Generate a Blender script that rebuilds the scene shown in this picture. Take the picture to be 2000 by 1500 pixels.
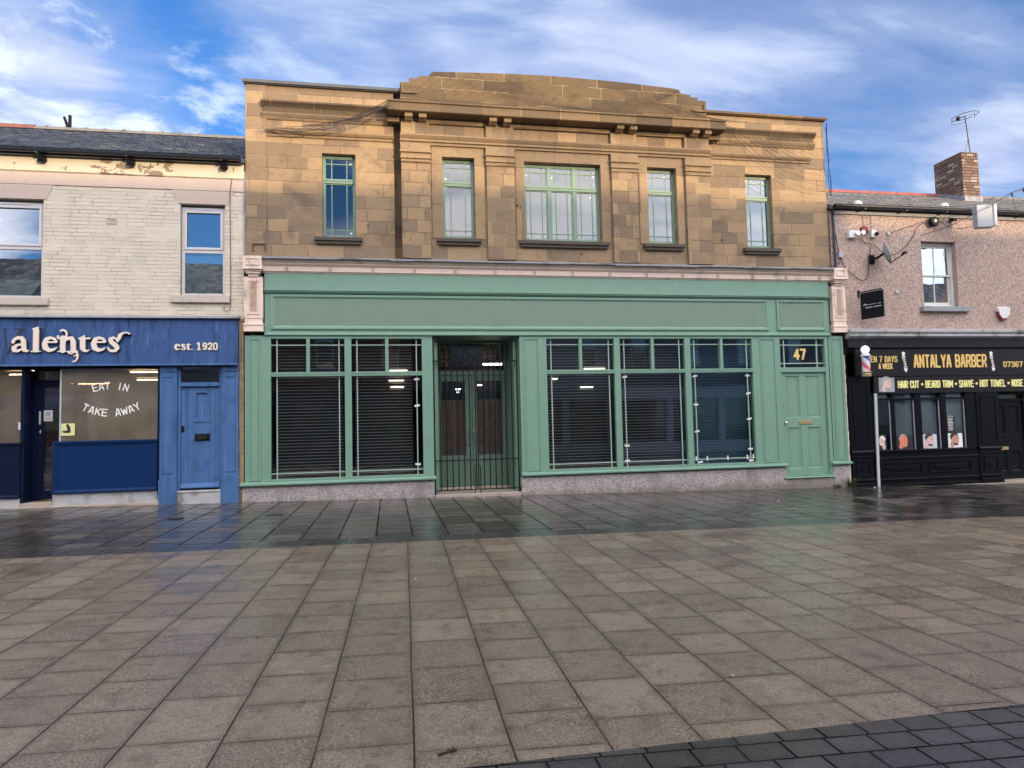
import bpy, math, random
import numpy as np
from mathutils import Vector, Matrix
R = math.radians
random.seed(7)
for _o in list(bpy.data.objects):
    bpy.data.objects.remove(_o)
scene = bpy.context.scene
col = scene.collection

# ------------------------------------------------------------------ camera
CAM_Y = -14.83
cam_d = bpy.data.cameras.new('camera')
cam = bpy.data.objects.new('camera', cam_d)
col.objects.link(cam)
scene.camera = cam
YAW, PITCH, ROLL = R(10.578), R(3.370), R(1.342)
fwd = Vector((math.sin(YAW) * math.cos(PITCH), math.cos(YAW) * math.cos(PITCH), math.sin(PITCH)))
rgt = Vector((math.cos(YAW), -math.sin(YAW), 0))
dwn = fwd.cross(rgt)
r2 = math.cos(ROLL) * rgt + math.sin(ROLL) * dwn
d2 = -math.sin(ROLL) * rgt + math.cos(ROLL) * dwn
m = Matrix((( r2.x, -d2.x, -fwd.x, 0), (r2.y, -d2.y, -fwd.y, CAM_Y), (r2.z, -d2.z, -fwd.z, 1.5), (0, 0, 0, 1)))
cam.matrix_world = m
cam_d.sensor_fit = 'HORIZONTAL'
cam_d.sensor_width = 36
cam_d.lens = 36 * 1339.3 / 2000
cam_d.clip_start = 0.05
cam_d.clip_end = 3000

# ------------------------------------------------------------------ light and sky
SUN_AZ, SUN_EL = 30.0, 8.6          # azimuth: degrees right of straight behind the camera line
sd = Vector((math.sin(R(SUN_AZ)) * math.cos(R(SUN_EL)), -math.cos(R(SUN_AZ)) * math.cos(R(SUN_EL)), math.sin(R(SUN_EL))))
sun_d = bpy.data.lights.new('sun', 'SUN')
sun_d.energy = 2.0
sun_d.angle = R(0.9)
sun_d.color = (1.0, 0.74, 0.44)
sun = bpy.data.objects.new('sun', sun_d)
col.objects.link(sun)
sun.rotation_euler = (-sd).to_track_quat('-Z', 'Y').to_euler()
sun.location = (10, -40, 30)

scene.view_settings.view_transform = 'Standard'
scene.view_settings.look = 'None'
scene.view_settings.gamma = 1
scene.view_settings.exposure = 1.0


class NT:
    """tiny helper round a node tree"""
    def __init__(s, tree):
        s.t = tree
        tree.nodes.clear()

    def n(s, typ, **kw):
        nd = s.t.nodes.new(typ)
        for k, v in kw.items():
            setattr(nd, k, v)
        return nd

    def lk(s, a, b):
        s.t.links.new(a, b)

    def put(s, sock, v):
        if hasattr(v, 'is_output') or isinstance(v, bpy.types.NodeSocket):
            s.lk(v, sock)
        elif isinstance(v, (tuple, list)) and len(v) == 3 and sock.type == 'RGBA':
            sock.default_value = (*v, 1)
        else:
            sock.default_value = v

    def m(s, op, a, b=0.0, c=None, clamp=False):
        nd = s.n('ShaderNodeMath', operation=op)
        nd.use_clamp = clamp
        s.put(nd.inputs[0], a)
        s.put(nd.inputs[1], b)
        if c is not None:
            s.put(nd.inputs[2], c)
        return nd.outputs[0]

    def mix(s, f, a, b, mode='MIX'):
        nd = s.n('ShaderNodeMix', data_type='RGBA', blend_type=mode)
        s.put(nd.inputs[0], f)
        s.put(nd.inputs[6], a)
        s.put(nd.inputs[7], b)
        return nd.outputs[2]

    def ramp(s, v, a, b, lo=0.0, hi=1.0, smooth=True):
        nd = s.n('ShaderNodeMapRange')
        nd.interpolation_type = 'SMOOTHSTEP' if smooth else 'LINEAR'
        s.put(nd.inputs[0], v)
        for i, q in zip((1, 2, 3, 4), (a, b, lo, hi)):
            s.put(nd.inputs[i], q)
        return nd.outputs[0]

    def noise(s, vec, scale, detail=4, rough=0.55, dist=0.0):
        nd = s.n('ShaderNodeTexNoise')
        nd.inputs['Scale'].default_value = scale
        nd.inputs['Detail'].default_value = detail
        nd.inputs['Roughness'].default_value = rough
        nd.inputs['Distortion'].default_value = dist
        if vec is not None:
            s.lk(vec, nd.inputs['Vector'])
        return nd.outputs['Fac']

    def pos(s):
        return s.n('ShaderNodeNewGeometry').outputs['Position']

    def scale(s, vec, x, y, z):
        nd = s.n('ShaderNodeVectorMath', operation='MULTIPLY')
        s.lk(vec, nd.inputs[0])
        nd.inputs[1].default_value = (x, y, z)
        return nd.outputs[0]

    def sep(s, vec):
        nd = s.n('ShaderNodeSeparateXYZ')
        s.lk(vec, nd.inputs[0])
        return nd.outputs

    def comb(s, x, y, z=0.0):
        nd = s.n('ShaderNodeCombineXYZ')
        for i, q in enumerate((x, y, z)):
            s.put(nd.inputs[i], q)
        return nd.outputs[0]


world = bpy.data.worlds.new('World')
scene.world = world
world.use_nodes = True
w = NT(world.node_tree)
wo = w.n('ShaderNodeOutputWorld')
bg = w.n('ShaderNodeBackground')
sky = w.n('ShaderNodeTexSky')
sky.sky_type = 'NISHITA'
sky.sun_disc = False
sky.sun_elevation = R(SUN_EL)
sky.sun_rotation = R(180 - SUN_AZ)
sky.air_density = 1.0
sky.dust_density = 0.6
sky.ozone_density = 1.6
dirn = w.n('ShaderNodeTexCoord').outputs['Generated']
nrm = w.n('ShaderNodeVectorMath', operation='NORMALIZE')
w.lk(dirn, nrm.inputs[0])
dv = nrm.outputs[0]
dx, dy, dz = w.sep(dv)
zz = w.m('MAXIMUM', w.m('ADD', dz, 0.12), 0.05)
px_ = w.m('DIVIDE', dx, zz)
py_ = w.m('DIVIDE', dy, zz)
plane = w.comb(px_, py_, 0.0)
rot = w.n('ShaderNodeMapping')
rot.inputs['Rotation'].default_value = (0, 0, R(-38))
rot.inputs['Scale'].default_value = (0.75, 1.9, 1.0)
w.lk(plane, rot.inputs[0])
n_big = w.noise(rot.outputs[0], 0.9, 5, 0.52, 0.5)
n_fine = w.noise(rot.outputs[0], 2.3, 7, 0.58, 0.35)
n_puff = w.noise(plane, 3.4, 8, 0.62, 0.3)
cov = w.m('ADD', w.m('MULTIPLY', n_big, 0.55), w.m('MULTIPLY', n_fine, 0.45))


def blob(v, c, width, amount):
    """raise or lower the cloud cover round one direction of the sky"""
    d = w.n('ShaderNodeVectorMath', operation='DISTANCE')
    w.lk(v, d.inputs[0])
    L = math.sqrt(sum(q * q for q in c))
    d.inputs[1].default_value = tuple(q / L for q in c)
    return w.ramp(d.outputs['Value'], 0.0, width, amount, 0.0)


wob = w.n('ShaderNodeTexNoise')
wob.inputs['Scale'].default_value = 5.0
wob.inputs['Detail'].default_value = 3
w.lk(dv, wob.inputs['Vector'])
wv = w.n('ShaderNodeVectorMath', operation='MULTIPLY_ADD')
w.lk(wob.outputs['Color'], wv.inputs[0])
wv.inputs[1].default_value = (0.16, 0.16, 0.16)
off = w.n('ShaderNodeVectorMath', operation='SUBTRACT')
w.lk(dv, off.inputs[0])
off.inputs[1].default_value = (0.08, 0.08, 0.08)
w.lk(off.outputs[0], wv.inputs[2])
bv = wv.outputs[0]
SKYBLOBS = [((-0.225, 0.862, 0.454), 0.12, -0.26), ((-0.19, 0.895, 0.40), 0.09, -0.14), ((-0.258, 0.832, 0.50), 0.07, -0.12),
            ((-0.40, 0.837, 0.386), 0.20, 0.16), ((-0.46, 0.80, 0.46), 0.25, 0.12), ((-0.03, 0.866, 0.499), 0.25, 0.10),
            ((0.27, 0.842, 0.468), 0.28, 0.26), ((0.10, 0.88, 0.42), 0.16, 0.10), ((0.20, 0.83, 0.52), 0.10, -0.12), ((0.498, 0.803, 0.326), 0.16, -0.14),
            ((0.596, 0.735, 0.324), 0.14, -0.08), ((0.42, 0.79, 0.44), 0.22, 0.12), ((0.70, 0.66, 0.28), 0.16, 0.26), ((0.56, 0.68, 0.47), 0.2, 0.10),
            ((0.1, -0.75, 0.65), 1.1, 0.40), ((-0.26, -0.93, 0.26), 0.26, -0.75), ((-0.06, -0.95, 0.31), 0.14, -0.52)]
cov = w.m('ADD', w.m('MULTIPLY', w.m('SUBTRACT', cov, 0.5), 1.45), 0.5)
for c, wd, am in SKYBLOBS:
    cov = w.m('ADD', cov, blob(bv, c, wd, am))
cloud = w.ramp(cov, 0.40, 0.84)
soft = w.ramp(cov, 0.22, 0.60, 0.0, 0.40)
tuft_zone = w.m('MAXIMUM', blob(bv, (-0.38, 0.85, 0.36), 0.42, 1.4), blob(bv, (-0.27, 0.841, 0.464), 0.08, 1.3))
tuft = w.m('MULTIPLY', w.ramp(n_puff, 0.47, 0.66), tuft_zone, clamp=True)
skyc = w.n('ShaderNodeVectorMath', operation='SCALE')
w.lk(sky.outputs[0], skyc.inputs[0])
skyc.inputs['Scale'].default_value = 0.8
blue = w.mix(1.0, skyc.outputs[0], (0.50, 1.0, 1.75), 'MULTIPLY')
grey = w.mix(w.ramp(n_fine, 0.3, 0.7), (2.45, 2.95, 4.5), (3.7, 4.25, 5.5))
# unseen cloud on the sun's side made much brighter, added fill for the fronts
rear_fill = w.ramp(dy, 0.35, -0.45)
grey = w.mix(rear_fill, grey, (21.0, 19.6, 19.2))
c1 = w.mix(w.m('MAXIMUM', cloud, soft), blue, grey)
c2 = w.mix(w.m('MULTIPLY', tuft, 0.85), c1, (5.2, 5.8, 6.6))
w.lk(c2, bg.inputs[0])
bg.inputs[1].default_value = 0.10
w.lk(bg.outputs[0], wo.inputs[0])

# ------------------------------------------------------------------ materials


def new_mat(name):
    mt = bpy.data.materials.new(name)
    mt.use_nodes = True
    t = NT(mt.node_tree)
    out = t.n('ShaderNodeOutputMaterial')
    b = t.n('ShaderNodeBsdfPrincipled')
    t.lk(b.outputs[0], out.inputs[0])
    return mt, t, b, out


def bump(t, b, h, dist, strength=1.0):
    bp = t.n('ShaderNodeBump')
    bp.inputs['Distance'].default_value = dist
    bp.inputs['Strength'].default_value = strength
    t.put(bp.inputs['Height'], h)
    t.lk(bp.outputs[0], b.inputs['Normal'])


def wall_uv(t):
    """u runs along the face whichever way it points, v is up"""
    g = t.n('ShaderNodeNewGeometry')
    x, y, z = t.sep(g.outputs['Position'])
    nx, ny, nz = t.sep(g.outputs['True Normal'])
    side = t.m('GREATER_THAN', t.m('ABSOLUTE', nx), 0.7)
    u = t.m('ADD', t.m('MULTIPLY', x, t.m('SUBTRACT', 1.0, side)), t.m('MULTIPLY', y, side))
    return u, z, g.outputs['Position']


def wn(t, a, b=0.0, c=0.0):
    nd = t.n('ShaderNodeTexWhiteNoise', noise_dimensions='3D')
    t.lk(t.comb(a, b, c), nd.inputs['Vector'])
    return nd.outputs['Value'], nd.outputs['Color']


def blocks(t, u, v, h, wd, jit, mort, half=False, seed=0.0):
    """coursed blocks: returns a random value per block, the joint mask, its distance"""
    vv = t.m('DIVIDE', v, h)
    row = t.m('FLOOR', vv)
    fv = t.m('FRACT', vv)
    r1, rc = wn(t, row, seed, 1.3)
    r3, _ = wn(t, row, seed, 7.9)
    width = t.m('MULTIPLY', wd, t.m('ADD', 1.0 - jit / 2, t.m('MULTIPLY', r3, jit)))
    offs = t.m('MULTIPLY', t.m('MODULO', t.m('ABSOLUTE', row), 2.0), 0.5) if half else t.m('MULTIPLY', r1, 5.0)
    tt = t.m('ADD', t.m('DIVIDE', u, width), offs)
    c = t.m('FLOOR', tt)
    fu = t.m('FRACT', tt)
    rnd, rcol = wn(t, c, row, seed + 3.1)
    du = t.m('MULTIPLY', t.m('MINIMUM', fu, t.m('SUBTRACT', 1.0, fu)), width)
    dv_ = t.m('MULTIPLY', t.m('MINIMUM', fv, t.m('SUBTRACT', 1.0, fv)), h)
    d = t.m('MINIMUM', du, dv_)
    joint = t.ramp(d, mort * 0.5, mort * 1.2, 1.0, 0.0)
    return rnd, rcol, joint, d


MATS = {}


def paint(name, c, rough=0.45, var=0.12, grime=0.15, streak=0.0, bmp=0.0006, scale=6.0, metallic=0.0, grime_col=None, spec=0.5):
    mt, t, b, _ = new_mat(name)
    p = t.pos()
    n1 = t.noise(p, scale, 5, 0.6)
    n2 = t.noise(p, scale * 7, 3, 0.6)
    lo = tuple(q * (1 - var) for q in c)
    hi = tuple(min(1, q * (1 + var)) for q in c)
    colr = t.mix(n1, lo, hi)
    gc = grime_col or tuple(q * 0.45 for q in c)
    if grime:
        g = t.m('MULTIPLY', t.ramp(t.noise(p, 2.3, 6, 0.65), 0.5, 0.75), grime * 2, clamp=True)
        colr = t.mix(g, colr, gc)
    if streak:
        s = t.ramp(t.noise(t.scale(p, 9, 9, 0.5), 1.0, 4, 0.6), 0.5, 0.68)
        colr = t.mix(t.m('MULTIPLY', s, streak), colr, gc)
        s2 = t.ramp(t.noise(t.scale(p, 14, 14, 0.4), 1.0, 3, 0.6), 0.58, 0.75)
        colr = t.mix(t.m('MULTIPLY', s2, streak * 0.7), colr, tuple(min(0.7, q * 1.6 + 0.10) for q in c))
    t.lk(colr, b.inputs['Base Color'])
    b.inputs['Metallic'].default_value = metallic
    b.inputs['Specular IOR Level'].default_value = spec
    t.lk(t.ramp(n2, 0.2, 0.8, max(0.03, rough - 0.08), rough + 0.10), b.inputs['Roughness'])
    bump(t, b, t.m('ADD', n2, t.m('MULTIPLY', n1, 2.0)), bmp)
    MATS[name] = mt
    return mt


def stone_mat(name, tone=1.0, course=0.272, wd=0.62, jit=0.9, soot=0.5, z_off=0.0, sat=1.0, jointdark=0.5):
    mt, t, b, _ = new_mat(name)
    u, v, p = wall_uv(t)
    v = t.m('ADD', v, z_off)
    un = t.m('ADD', u, t.m('MULTIPLY', t.noise(p, 3.0, 2), 0.02))
    rnd, rcol, joint, d = blocks(t, un, v, course, wd, jit, 0.007)
    a = (0.48 * tone, 0.315 * tone, 0.160 * tone)
    bcol = (0.23 * tone, 0.170 * tone, 0.118 * tone)
    c = t.mix(t.ramp(rnd, 0.0, 0.9), bcol, a)
    r2_, g2_, b2_ = t.sep(rcol)
    c = t.mix(t.m('MULTIPLY', r2_, 0.45), c, (0.42 * tone, 0.32 * tone, 0.22 * tone))
    c = t.mix(t.m('MULTIPLY', t.ramp(g2_, 0.66, 0.95), 0.52), c, (0.14 * tone, 0.112 * tone, 0.092 * tone))
    grain = t.noise(p, 38, 4, 0.65)
    bed = t.noise(t.scale(p, 5, 5, 16), 1.0, 5, 0.65, 0.3)
    c = t.mix(t.ramp(bed, 0.35, 0.7, 0.0, 0.28), c, (0.25 * tone, 0.165 * tone, 0.10 * tone))
    c = t.mix(t.ramp(grain, 0.3, 0.8, 0.0, 0.25), c, (0.55 * tone, 0.42 * tone, 0.27 * tone))
    blot = t.noise(p, 5.5, 6, 0.68, 0.5)
    c = t.mix(t.ramp(blot, 0.52, 0.72, 0.0, 0.42), c, (0.17 * tone, 0.13 * tone, 0.10 * tone))
    c = t.mix(t.ramp(t.noise(p, 2.2, 5, 0.6), 0.55, 0.75, 0.0, 0.35), c, (0.50 * tone, 0.30 * tone, 0.13 * tone))
    big = t.noise(p, 1.5, 6, 0.62, 0.4)
    c = t.mix(t.ramp(big, 0.50, 0.72, 0.0, soot), c, (0.13 * tone, 0.105 * tone, 0.085 * tone))
    # more golden towards the cornice, duller and darker low down
    hi = t.ramp(v, 5.0 + z_off, 7.6 + z_off)
    c = t.mix(t.m('MULTIPLY', t.m('SUBTRACT', 1.0, hi), 0.30), c, (0.24 * tone, 0.185 * tone, 0.135 * tone))
    lightj = t.ramp(t.noise(p, 1.1, 3), 0.45, 0.6)
    jc = t.mix(lightj, (0.15, 0.11, 0.075), (0.50, 0.37, 0.23))
    c = t.mix(t.m('MULTIPLY', joint, jointdark + 0.2), c, jc)
    t.lk(c, b.inputs['Base Color'])
    b.inputs['Roughness'].default_value = 0.92
    b.inputs['Specular IOR Level'].default_value = 0.15
    h = t.m('ADD', t.m('MULTIPLY', t.m('SUBTRACT', 1.0, joint), 1.0), t.m('ADD', t.m('MULTIPLY', grain, 0.5), t.m('MULTIPLY', bed, 0.6)))
    bump(t, b, t.m('ADD', h, t.m('MULTIPLY', rnd, 0.4)), 0.006)
    MATS[name] = mt
    return mt


def brick_mat(name, cols, mortar_col, h=0.075, wd=0.225, painted=0.0, mort=0.006, peel=None, rough=0.8, bmp=0.006):
    mt, t, b, _ = new_mat(name)
    u, v, p = wall_uv(t)
    wv_ = t.noise(p, 5, 2)
    un = t.m('ADD', u, t.m('MULTIPLY', wv_, 0.02))
    vn = t.m('ADD', v, t.m('MULTIPLY', t.noise(p, 2.2, 3), 0.02))
    rnd, rcol, joint, d = blocks(t, un, vn, h, wd, 0.06, mort, half=True)
    c = t.mix(rnd, cols[0], cols[1])
    r_, g_, b_ = t.sep(rcol)
    c = t.mix(t.ramp(g_, 0.75, 0.95), c, cols[2])
    patchy = t.ramp(t.noise(p, 2.6, 5, 0.6), 0.36, 0.62)
    js = t.m('MULTIPLY', joint, t.m('ADD', 1.0 - painted, t.m('MULTIPLY', patchy, painted)))
    c = t.mix(js, c, mortar_col)
    n = t.noise(p, 30, 4, 0.6)
    c = t.mix(t.ramp(t.noise(p, 1.7, 6, 0.6), 0.5, 0.75, 0.0, 0.35), c, tuple(q * 0.72 for q in cols[0]))
    if peel:
        pe = t.ramp(t.noise(p, 9, 6, 0.7, 0.8), 0.655, 0.68)
        low = t.ramp(v, 3.85, 4.25, 1.0, 0.25)
        c = t.mix(t.m('MULTIPLY', pe, low), c, peel)
    t.lk(c, b.inputs['Base Color'])
    b.inputs['Roughness'].default_value = rough
    b.inputs['Specular IOR Level'].default_value = 0.25
    hh = t.m('ADD', t.m('SUBTRACT', 1.0, js), t.m('ADD', t.m('MULTIPLY', n, 0.5), t.m('MULTIPLY', rnd, 0.3)))
    bump(t, b, hh, bmp)
    MATS[name] = mt
    return mt


def plaster_mat(name, c, peel=None, thr=0.62, rough=0.7, scale=3.2, bulge=None):
    mt, t, b, _ = new_mat(name)
    p = t.pos()
    n1 = t.noise(p, 4, 5, 0.6)
    cc = t.mix(n1, tuple(q * 0.85 for q in c), tuple(min(1, q * 1.08) for q in c))
    cc = t.mix(t.ramp(t.noise(p, 11, 5, 0.7), 0.55, 0.8, 0, 0.3), cc, tuple(q * 0.6 for q in c))
    if peel:
        nn = t.noise(t.scale(p, 1, 1, 1.9), scale, 7, 0.62, 0.6)
        if bulge:      # the plaster has come away most round one spot
            xb, _, _ = t.sep(p)
            nn = t.m('ADD', nn, t.ramp(t.m('ABSOLUTE', t.m('SUBTRACT', xb, bulge[0])), 0.3, 1.3, bulge[1], 0.0))
        pe = t.ramp(nn, thr, thr + 0.012)
        cc = t.mix(pe, cc, peel)
        bump(t, b, t.m('SUBTRACT', t.m('MULTIPLY', n1, 0.4), pe), 0.006)
    else:
        bump(t, b, n1, 0.004)
    t.lk(cc, b.inputs['Base Color'])
    b.inputs['Roughness'].default_value = rough
    b.inputs['Specular IOR Level'].default_value = 0.2
    MATS[name] = mt
    return mt


def pebble_mat(name, ca, cb, cc_, scale=34.0, bmp=0.01, foot_shade_stain=False):
    """pebbledash / granite chips"""
    mt, t, b, _ = new_mat(name)
    p = t.pos()
    vo = t.n('ShaderNodeTexVoronoi', feature='F1')
    vo.inputs['Scale'].default_value = scale
    t.lk(p, vo.inputs['Vector'])
    r_, g_, b_ = t.sep(vo.outputs['Color'])
    c = t.mix(r_, ca, cb)
    c = t.mix(t.ramp(g_, 0.6, 0.8), c, cc_)
    c = t.mix(t.ramp(vo.outputs['Distance'], 0.35, 0.75, 0.0, 0.6), c, tuple(q * 0.45 for q in ca))
    c = t.mix(t.ramp(t.noise(p, 1.4, 5, 0.6), 0.45, 0.75, 0, 0.45), c, tuple(q * 0.6 for q in ca))
    if foot_shade_stain:      # contact shade painted along the foot as a mossy darkening, plus blotchy stains
        _, _, zp = t.sep(p)
        foot_shade = t.m('MULTIPLY', t.ramp(t.m('ADD', zp, t.m('MULTIPLY', t.noise(p, 3.0, 5, 0.65), 0.5)), 0.12, 0.36, 1.0, 0.0), 0.65)
        c = t.mix(foot_shade, c, (0.12, 0.115, 0.085))
        c = t.mix(t.ramp(t.noise(t.scale(p, 2.2, 2.2, 1.2), 1.0, 6, 0.7), 0.5, 0.62, 0, 0.55), c, (0.19, 0.18, 0.175))
    t.lk(c, b.inputs['Base Color'])
    b.inputs['Roughness'].default_value = 0.85
    b.inputs['Specular IOR Level'].default_value = 0.25
    bump(t, b, t.m('MULTIPLY', vo.outputs['Distance'], -1.0), bmp)
    MATS[name] = mt
    return mt


def slate_mat(name, a, bb, h=0.2, moss=0.0):
    mt, t, b, _ = new_mat(name)
    g = t.n('ShaderNodeNewGeometry')
    x, y, z = t.sep(g.outputs['Position'])
    un = t.m('ADD', x, t.m('MULTIPLY', t.noise(g.outputs['Position'], 4, 2), 0.03))
    vn = t.m('ADD', y, t.m('MULTIPLY', t.noise(g.outputs['Position'], 3, 3), 0.05))
    rnd, rcol, joint, d = blocks(t, un, vn, h, 0.26, 0.05, 0.010, half=True)
    c = t.mix(rnd, a, bb)
    c = t.mix(t.m('MULTIPLY', joint, 0.85), c, tuple(q * 0.25 for q in a))
    c = t.mix(t.ramp(t.noise(g.outputs['Position'], 1.8, 6, 0.65), 0.48, 0.7, 0, 0.5), c, (0.16, 0.15, 0.11))
    if moss:
        c = t.mix(t.ramp(t.noise(g.outputs['Position'], 6, 6, 0.65), 0.55, 0.7, 0, moss), c, (0.09, 0.10, 0.04))
    t.lk(c, b.inputs['Base Color'])
    t.lk(t.ramp(rnd, 0, 1, 0.35, 0.7), b.inputs['Roughness'])
    bump(t, b, t.m('ADD', t.m('SUBTRACT', t.m('FRACT', t.m('DIVIDE', vn, h)), joint), t.m('MULTIPLY', rnd, 0.8)), 0.02)
    MATS[name] = mt
    return mt


def glass_mat(name, tint=(0.75, 0.8, 0.8), refl=0.10, grazing=0.9, rough=0.0, wav=0.0, haze=None):
    mt = bpy.data.materials.new(name)
    mt.use_nodes = True
    t = NT(mt.node_tree)
    out = t.n('ShaderNodeOutputMaterial')
    tr = t.n('ShaderNodeBsdfTransparent')
    tr.inputs[0].default_value = (*tint, 1)
    gl = t.n('ShaderNodeBsdfGlossy')
    gl.inputs['Roughness'].default_value = rough
    gl.inputs['Color'].default_value = (0.95, 0.97, 1, 1)
    lw = t.n('ShaderNodeLayerWeight')
    lw.inputs[0].default_value = 0.25
    f = t.ramp(lw.outputs['Facing'], 0.0, 1.0, refl, grazing, smooth=False)
    mx = t.n('ShaderNodeMixShader')
    t.lk(f, mx.inputs[0])
    if haze:             # diffuse veil mixed over the clear glass
        df_ = t.n('ShaderNodeBsdfDiffuse')
        df_.inputs[0].default_value = (*haze[0], 1)
        m2 = t.n('ShaderNodeMixShader')
        t.lk(t.ramp(t.noise(t.pos(), 1.3, 4, 0.6), 0.3, 0.7, haze[1] * 0.7, haze[1] * 1.3), m2.inputs[0])
        t.lk(tr.outputs[0], m2.inputs[1])
        t.lk(df_.outputs[0], m2.inputs[2])
        t.lk(m2.outputs[0], mx.inputs[1])
    else:
        t.lk(tr.outputs[0], mx.inputs[1])
    t.lk(gl.outputs[0], mx.inputs[2])
    t.lk(mx.outputs[0], out.inputs[0])
    bp = t.n('ShaderNodeBump')
    bp.inputs['Distance'].default_value = 0.01
    bp.inputs['Strength'].default_value = wav
    t.lk(t.noise(t.pos(), 1.6, 2), bp.inputs['Height'])
    t.lk(bp.outputs[0], gl.inputs['Normal'])
    MATS[name] = mt
    return mt


def lamp_mat(name, c, s):
    mt, t, b, _ = new_mat(name)
    b.inputs['Base Color'].default_value = (*c, 1)
    b.inputs['Emission Color'].default_value = (*c, 1)
    b.inputs['Emission Strength'].default_value = s
    MATS[name] = mt
    return mt


def paving_mat(name, ca, cb, along_y=True, h=0.455, wd=0.5, jit=0.35, mort=0.006, rot_deg=1.57, xo=0.0, yo=0.0, r0=0.2, r1=0.5,
               joint_col=(0.03, 0.028, 0.025), speck=0.25, wet=0.5, purple=0.3, seed=0.0, puddle=0.5, slabvar=1.0, cross=1.0, tilt=0.10):
    mt, t, b, _ = new_mat(name)
    p = t.pos()
    mp = t.n('ShaderNodeMapping')
    mp.vector_type = 'POINT'
    mp.inputs['Rotation'].default_value = (0, 0, R(rot_deg))
    t.lk(p, mp.inputs[0])
    x, y, z = t.sep(mp.outputs[0])
    x = t.m('ADD', x, xo)
    y = t.m('ADD', y, yo)
    wob_ = t.m('MULTIPLY', t.m('SUBTRACT', t.noise(p, 1.3, 2), 0.5), 0.012)
    x = t.m('ADD', x, wob_)
    u, v = (y, x) if along_y else (x, y)
    rnd, rcol, joint, d = blocks(t, u, v, h, wd, jit, mort, seed=seed)
    soft_ = t.noise(p, 1.1, 5, 0.6, 0.4)
    c = t.mix(t.m('ADD', t.m('MULTIPLY', rnd, slabvar), t.m('MULTIPLY', soft_, 1.0 - slabvar)), ca, cb)
    r_, g_, b_ = t.sep(rcol)
    c = t.mix(t.m('MULTIPLY', t.ramp(g_, 0.55, 0.9), purple), c, (0.10, 0.075, 0.085))
    c = t.mix(t.m('MULTIPLY', t.ramp(r_, 0.5, 0.9), 0.35), c, tuple(min(1, q * 1.25) for q in cb))
    fine = t.noise(p, 95, 3, 0.85)
    mid = t.noise(p, 48, 4, 0.75)
    c = t.mix(t.ramp(fine, 0.46, 0.64, 0, speck), c, tuple(min(1, q * 2.2) for q in cb))
    c = t.mix(t.ramp(fine, 0.47, 0.34, 0, speck * 0.9), c, tuple(q * 0.3 for q in ca))
    c = t.mix(t.ramp(mid, 0.5, 0.7, 0, speck * 0.9), c, tuple(q * 0.35 for q in ca))
    damp = t.noise(p, 0.9, 6, 0.6, 0.3)
    damp2 = t.noise(t.comb(u, v), 4.5, 5, 0.6)
    c = t.mix(t.ramp(damp2, 0.48, 0.75, 0, 0.5), c, tuple(q * 0.5 for q in ca))
    spot = t.noise(p, 7.0, 6, 0.7, 0.5)
    c = t.mix(t.ramp(spot, 0.54, 0.72, 0, 0.55), c, tuple(q * 0.45 for q in ca))
    # water darkens the slab edges where it stands in the joints
    edge = t.ramp(d, 0.0, 0.06, 0.35, 0.0)
    c = t.mix(edge, c, tuple(q * 0.5 for q in ca))
    js = t.m('MULTIPLY', joint, t.ramp(t.noise(p, 1.7, 3), 0.3, 0.6, 0.55, 1.0))
    if cross < 1.0:      # many of the short joints are packed with grit and hardly show
        fv_ = t.m('FRACT', t.m('DIVIDE', v, h))
        dl = t.m('MULTIPLY', t.m('MINIMUM', fv_, t.m('SUBTRACT', 1.0, fv_)), h)
        long_ = t.ramp(dl, mort * 0.6, mort * 1.3, 1.0, 0.0)
        keep = t.ramp(t.noise(p, 2.4, 2), 0.42, 0.60, cross * 0.3, 1.0)
        js = t.m('MULTIPLY', js, t.m('MAXIMUM', long_, keep))
    c = t.mix(js, c, joint_col)
    t.lk(c, b.inputs['Base Color'])
    wetm = t.ramp(damp, 0.5 - wet * 0.25, 0.75 - wet * 0.2)
    rr = t.m('ADD', t.m('MULTIPLY', t.m('SUBTRACT', 1.0, wetm), r1 - r0), r0)
    rr = t.m('ADD', rr, t.m('MULTIPLY', t.m('SUBTRACT', rnd, 0.5), tilt))
    rr = t.m('ADD', rr, t.m('MULTIPLY', t.m('SUBTRACT', mid, 0.5), 0.25))
    pud = t.ramp(t.noise(t.scale(p, 1, 1.4, 1), 0.75, 5, 0.55, 0.5), 0.60, 0.68, 0.0, puddle)
    rr = t.m('MULTIPLY', rr, t.m('SUBTRACT', 1.0, pud))
    rr = t.m('ADD', rr, t.m('MULTIPLY', js, 0.6))
    t.lk(t.m('MINIMUM', t.m('MAXIMUM', rr, 0.05), 1.0), b.inputs['Roughness'])
    t.lk(t.m('MULTIPLY', t.m('SUBTRACT', 1.0, js), 0.5), b.inputs['Specular IOR Level'])
    b.inputs['IOR'].default_value = 1.45
    hh = t.m('ADD', t.m('MULTIPLY', fine, 0.16), t.m('MULTIPLY', mid, 0.22))
    hh = t.m('MULTIPLY', hh, t.m('SUBTRACT', 1.0, pud))
    hh = t.m('SUBTRACT', hh, t.m('MULTIPLY', joint, 1.2))
    hh = t.m('ADD', hh, t.m('ADD', t.m('MULTIPLY', damp2, 0.5), t.m('MULTIPLY', rnd, 0.35)))
    # each slab lies very slightly out of level
    tl = t.m('ADD', t.m('MULTIPLY', t.m('SUBTRACT', r_, 0.5), x), t.m('MULTIPLY', t.m('SUBTRACT', b_, 0.5), y))
    bump(t, b, t.m('ADD', hh, t.m('MULTIPLY', tl, 0.8)), 0.006, 0.9)
    MATS[name] = mt
    return mt


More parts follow.
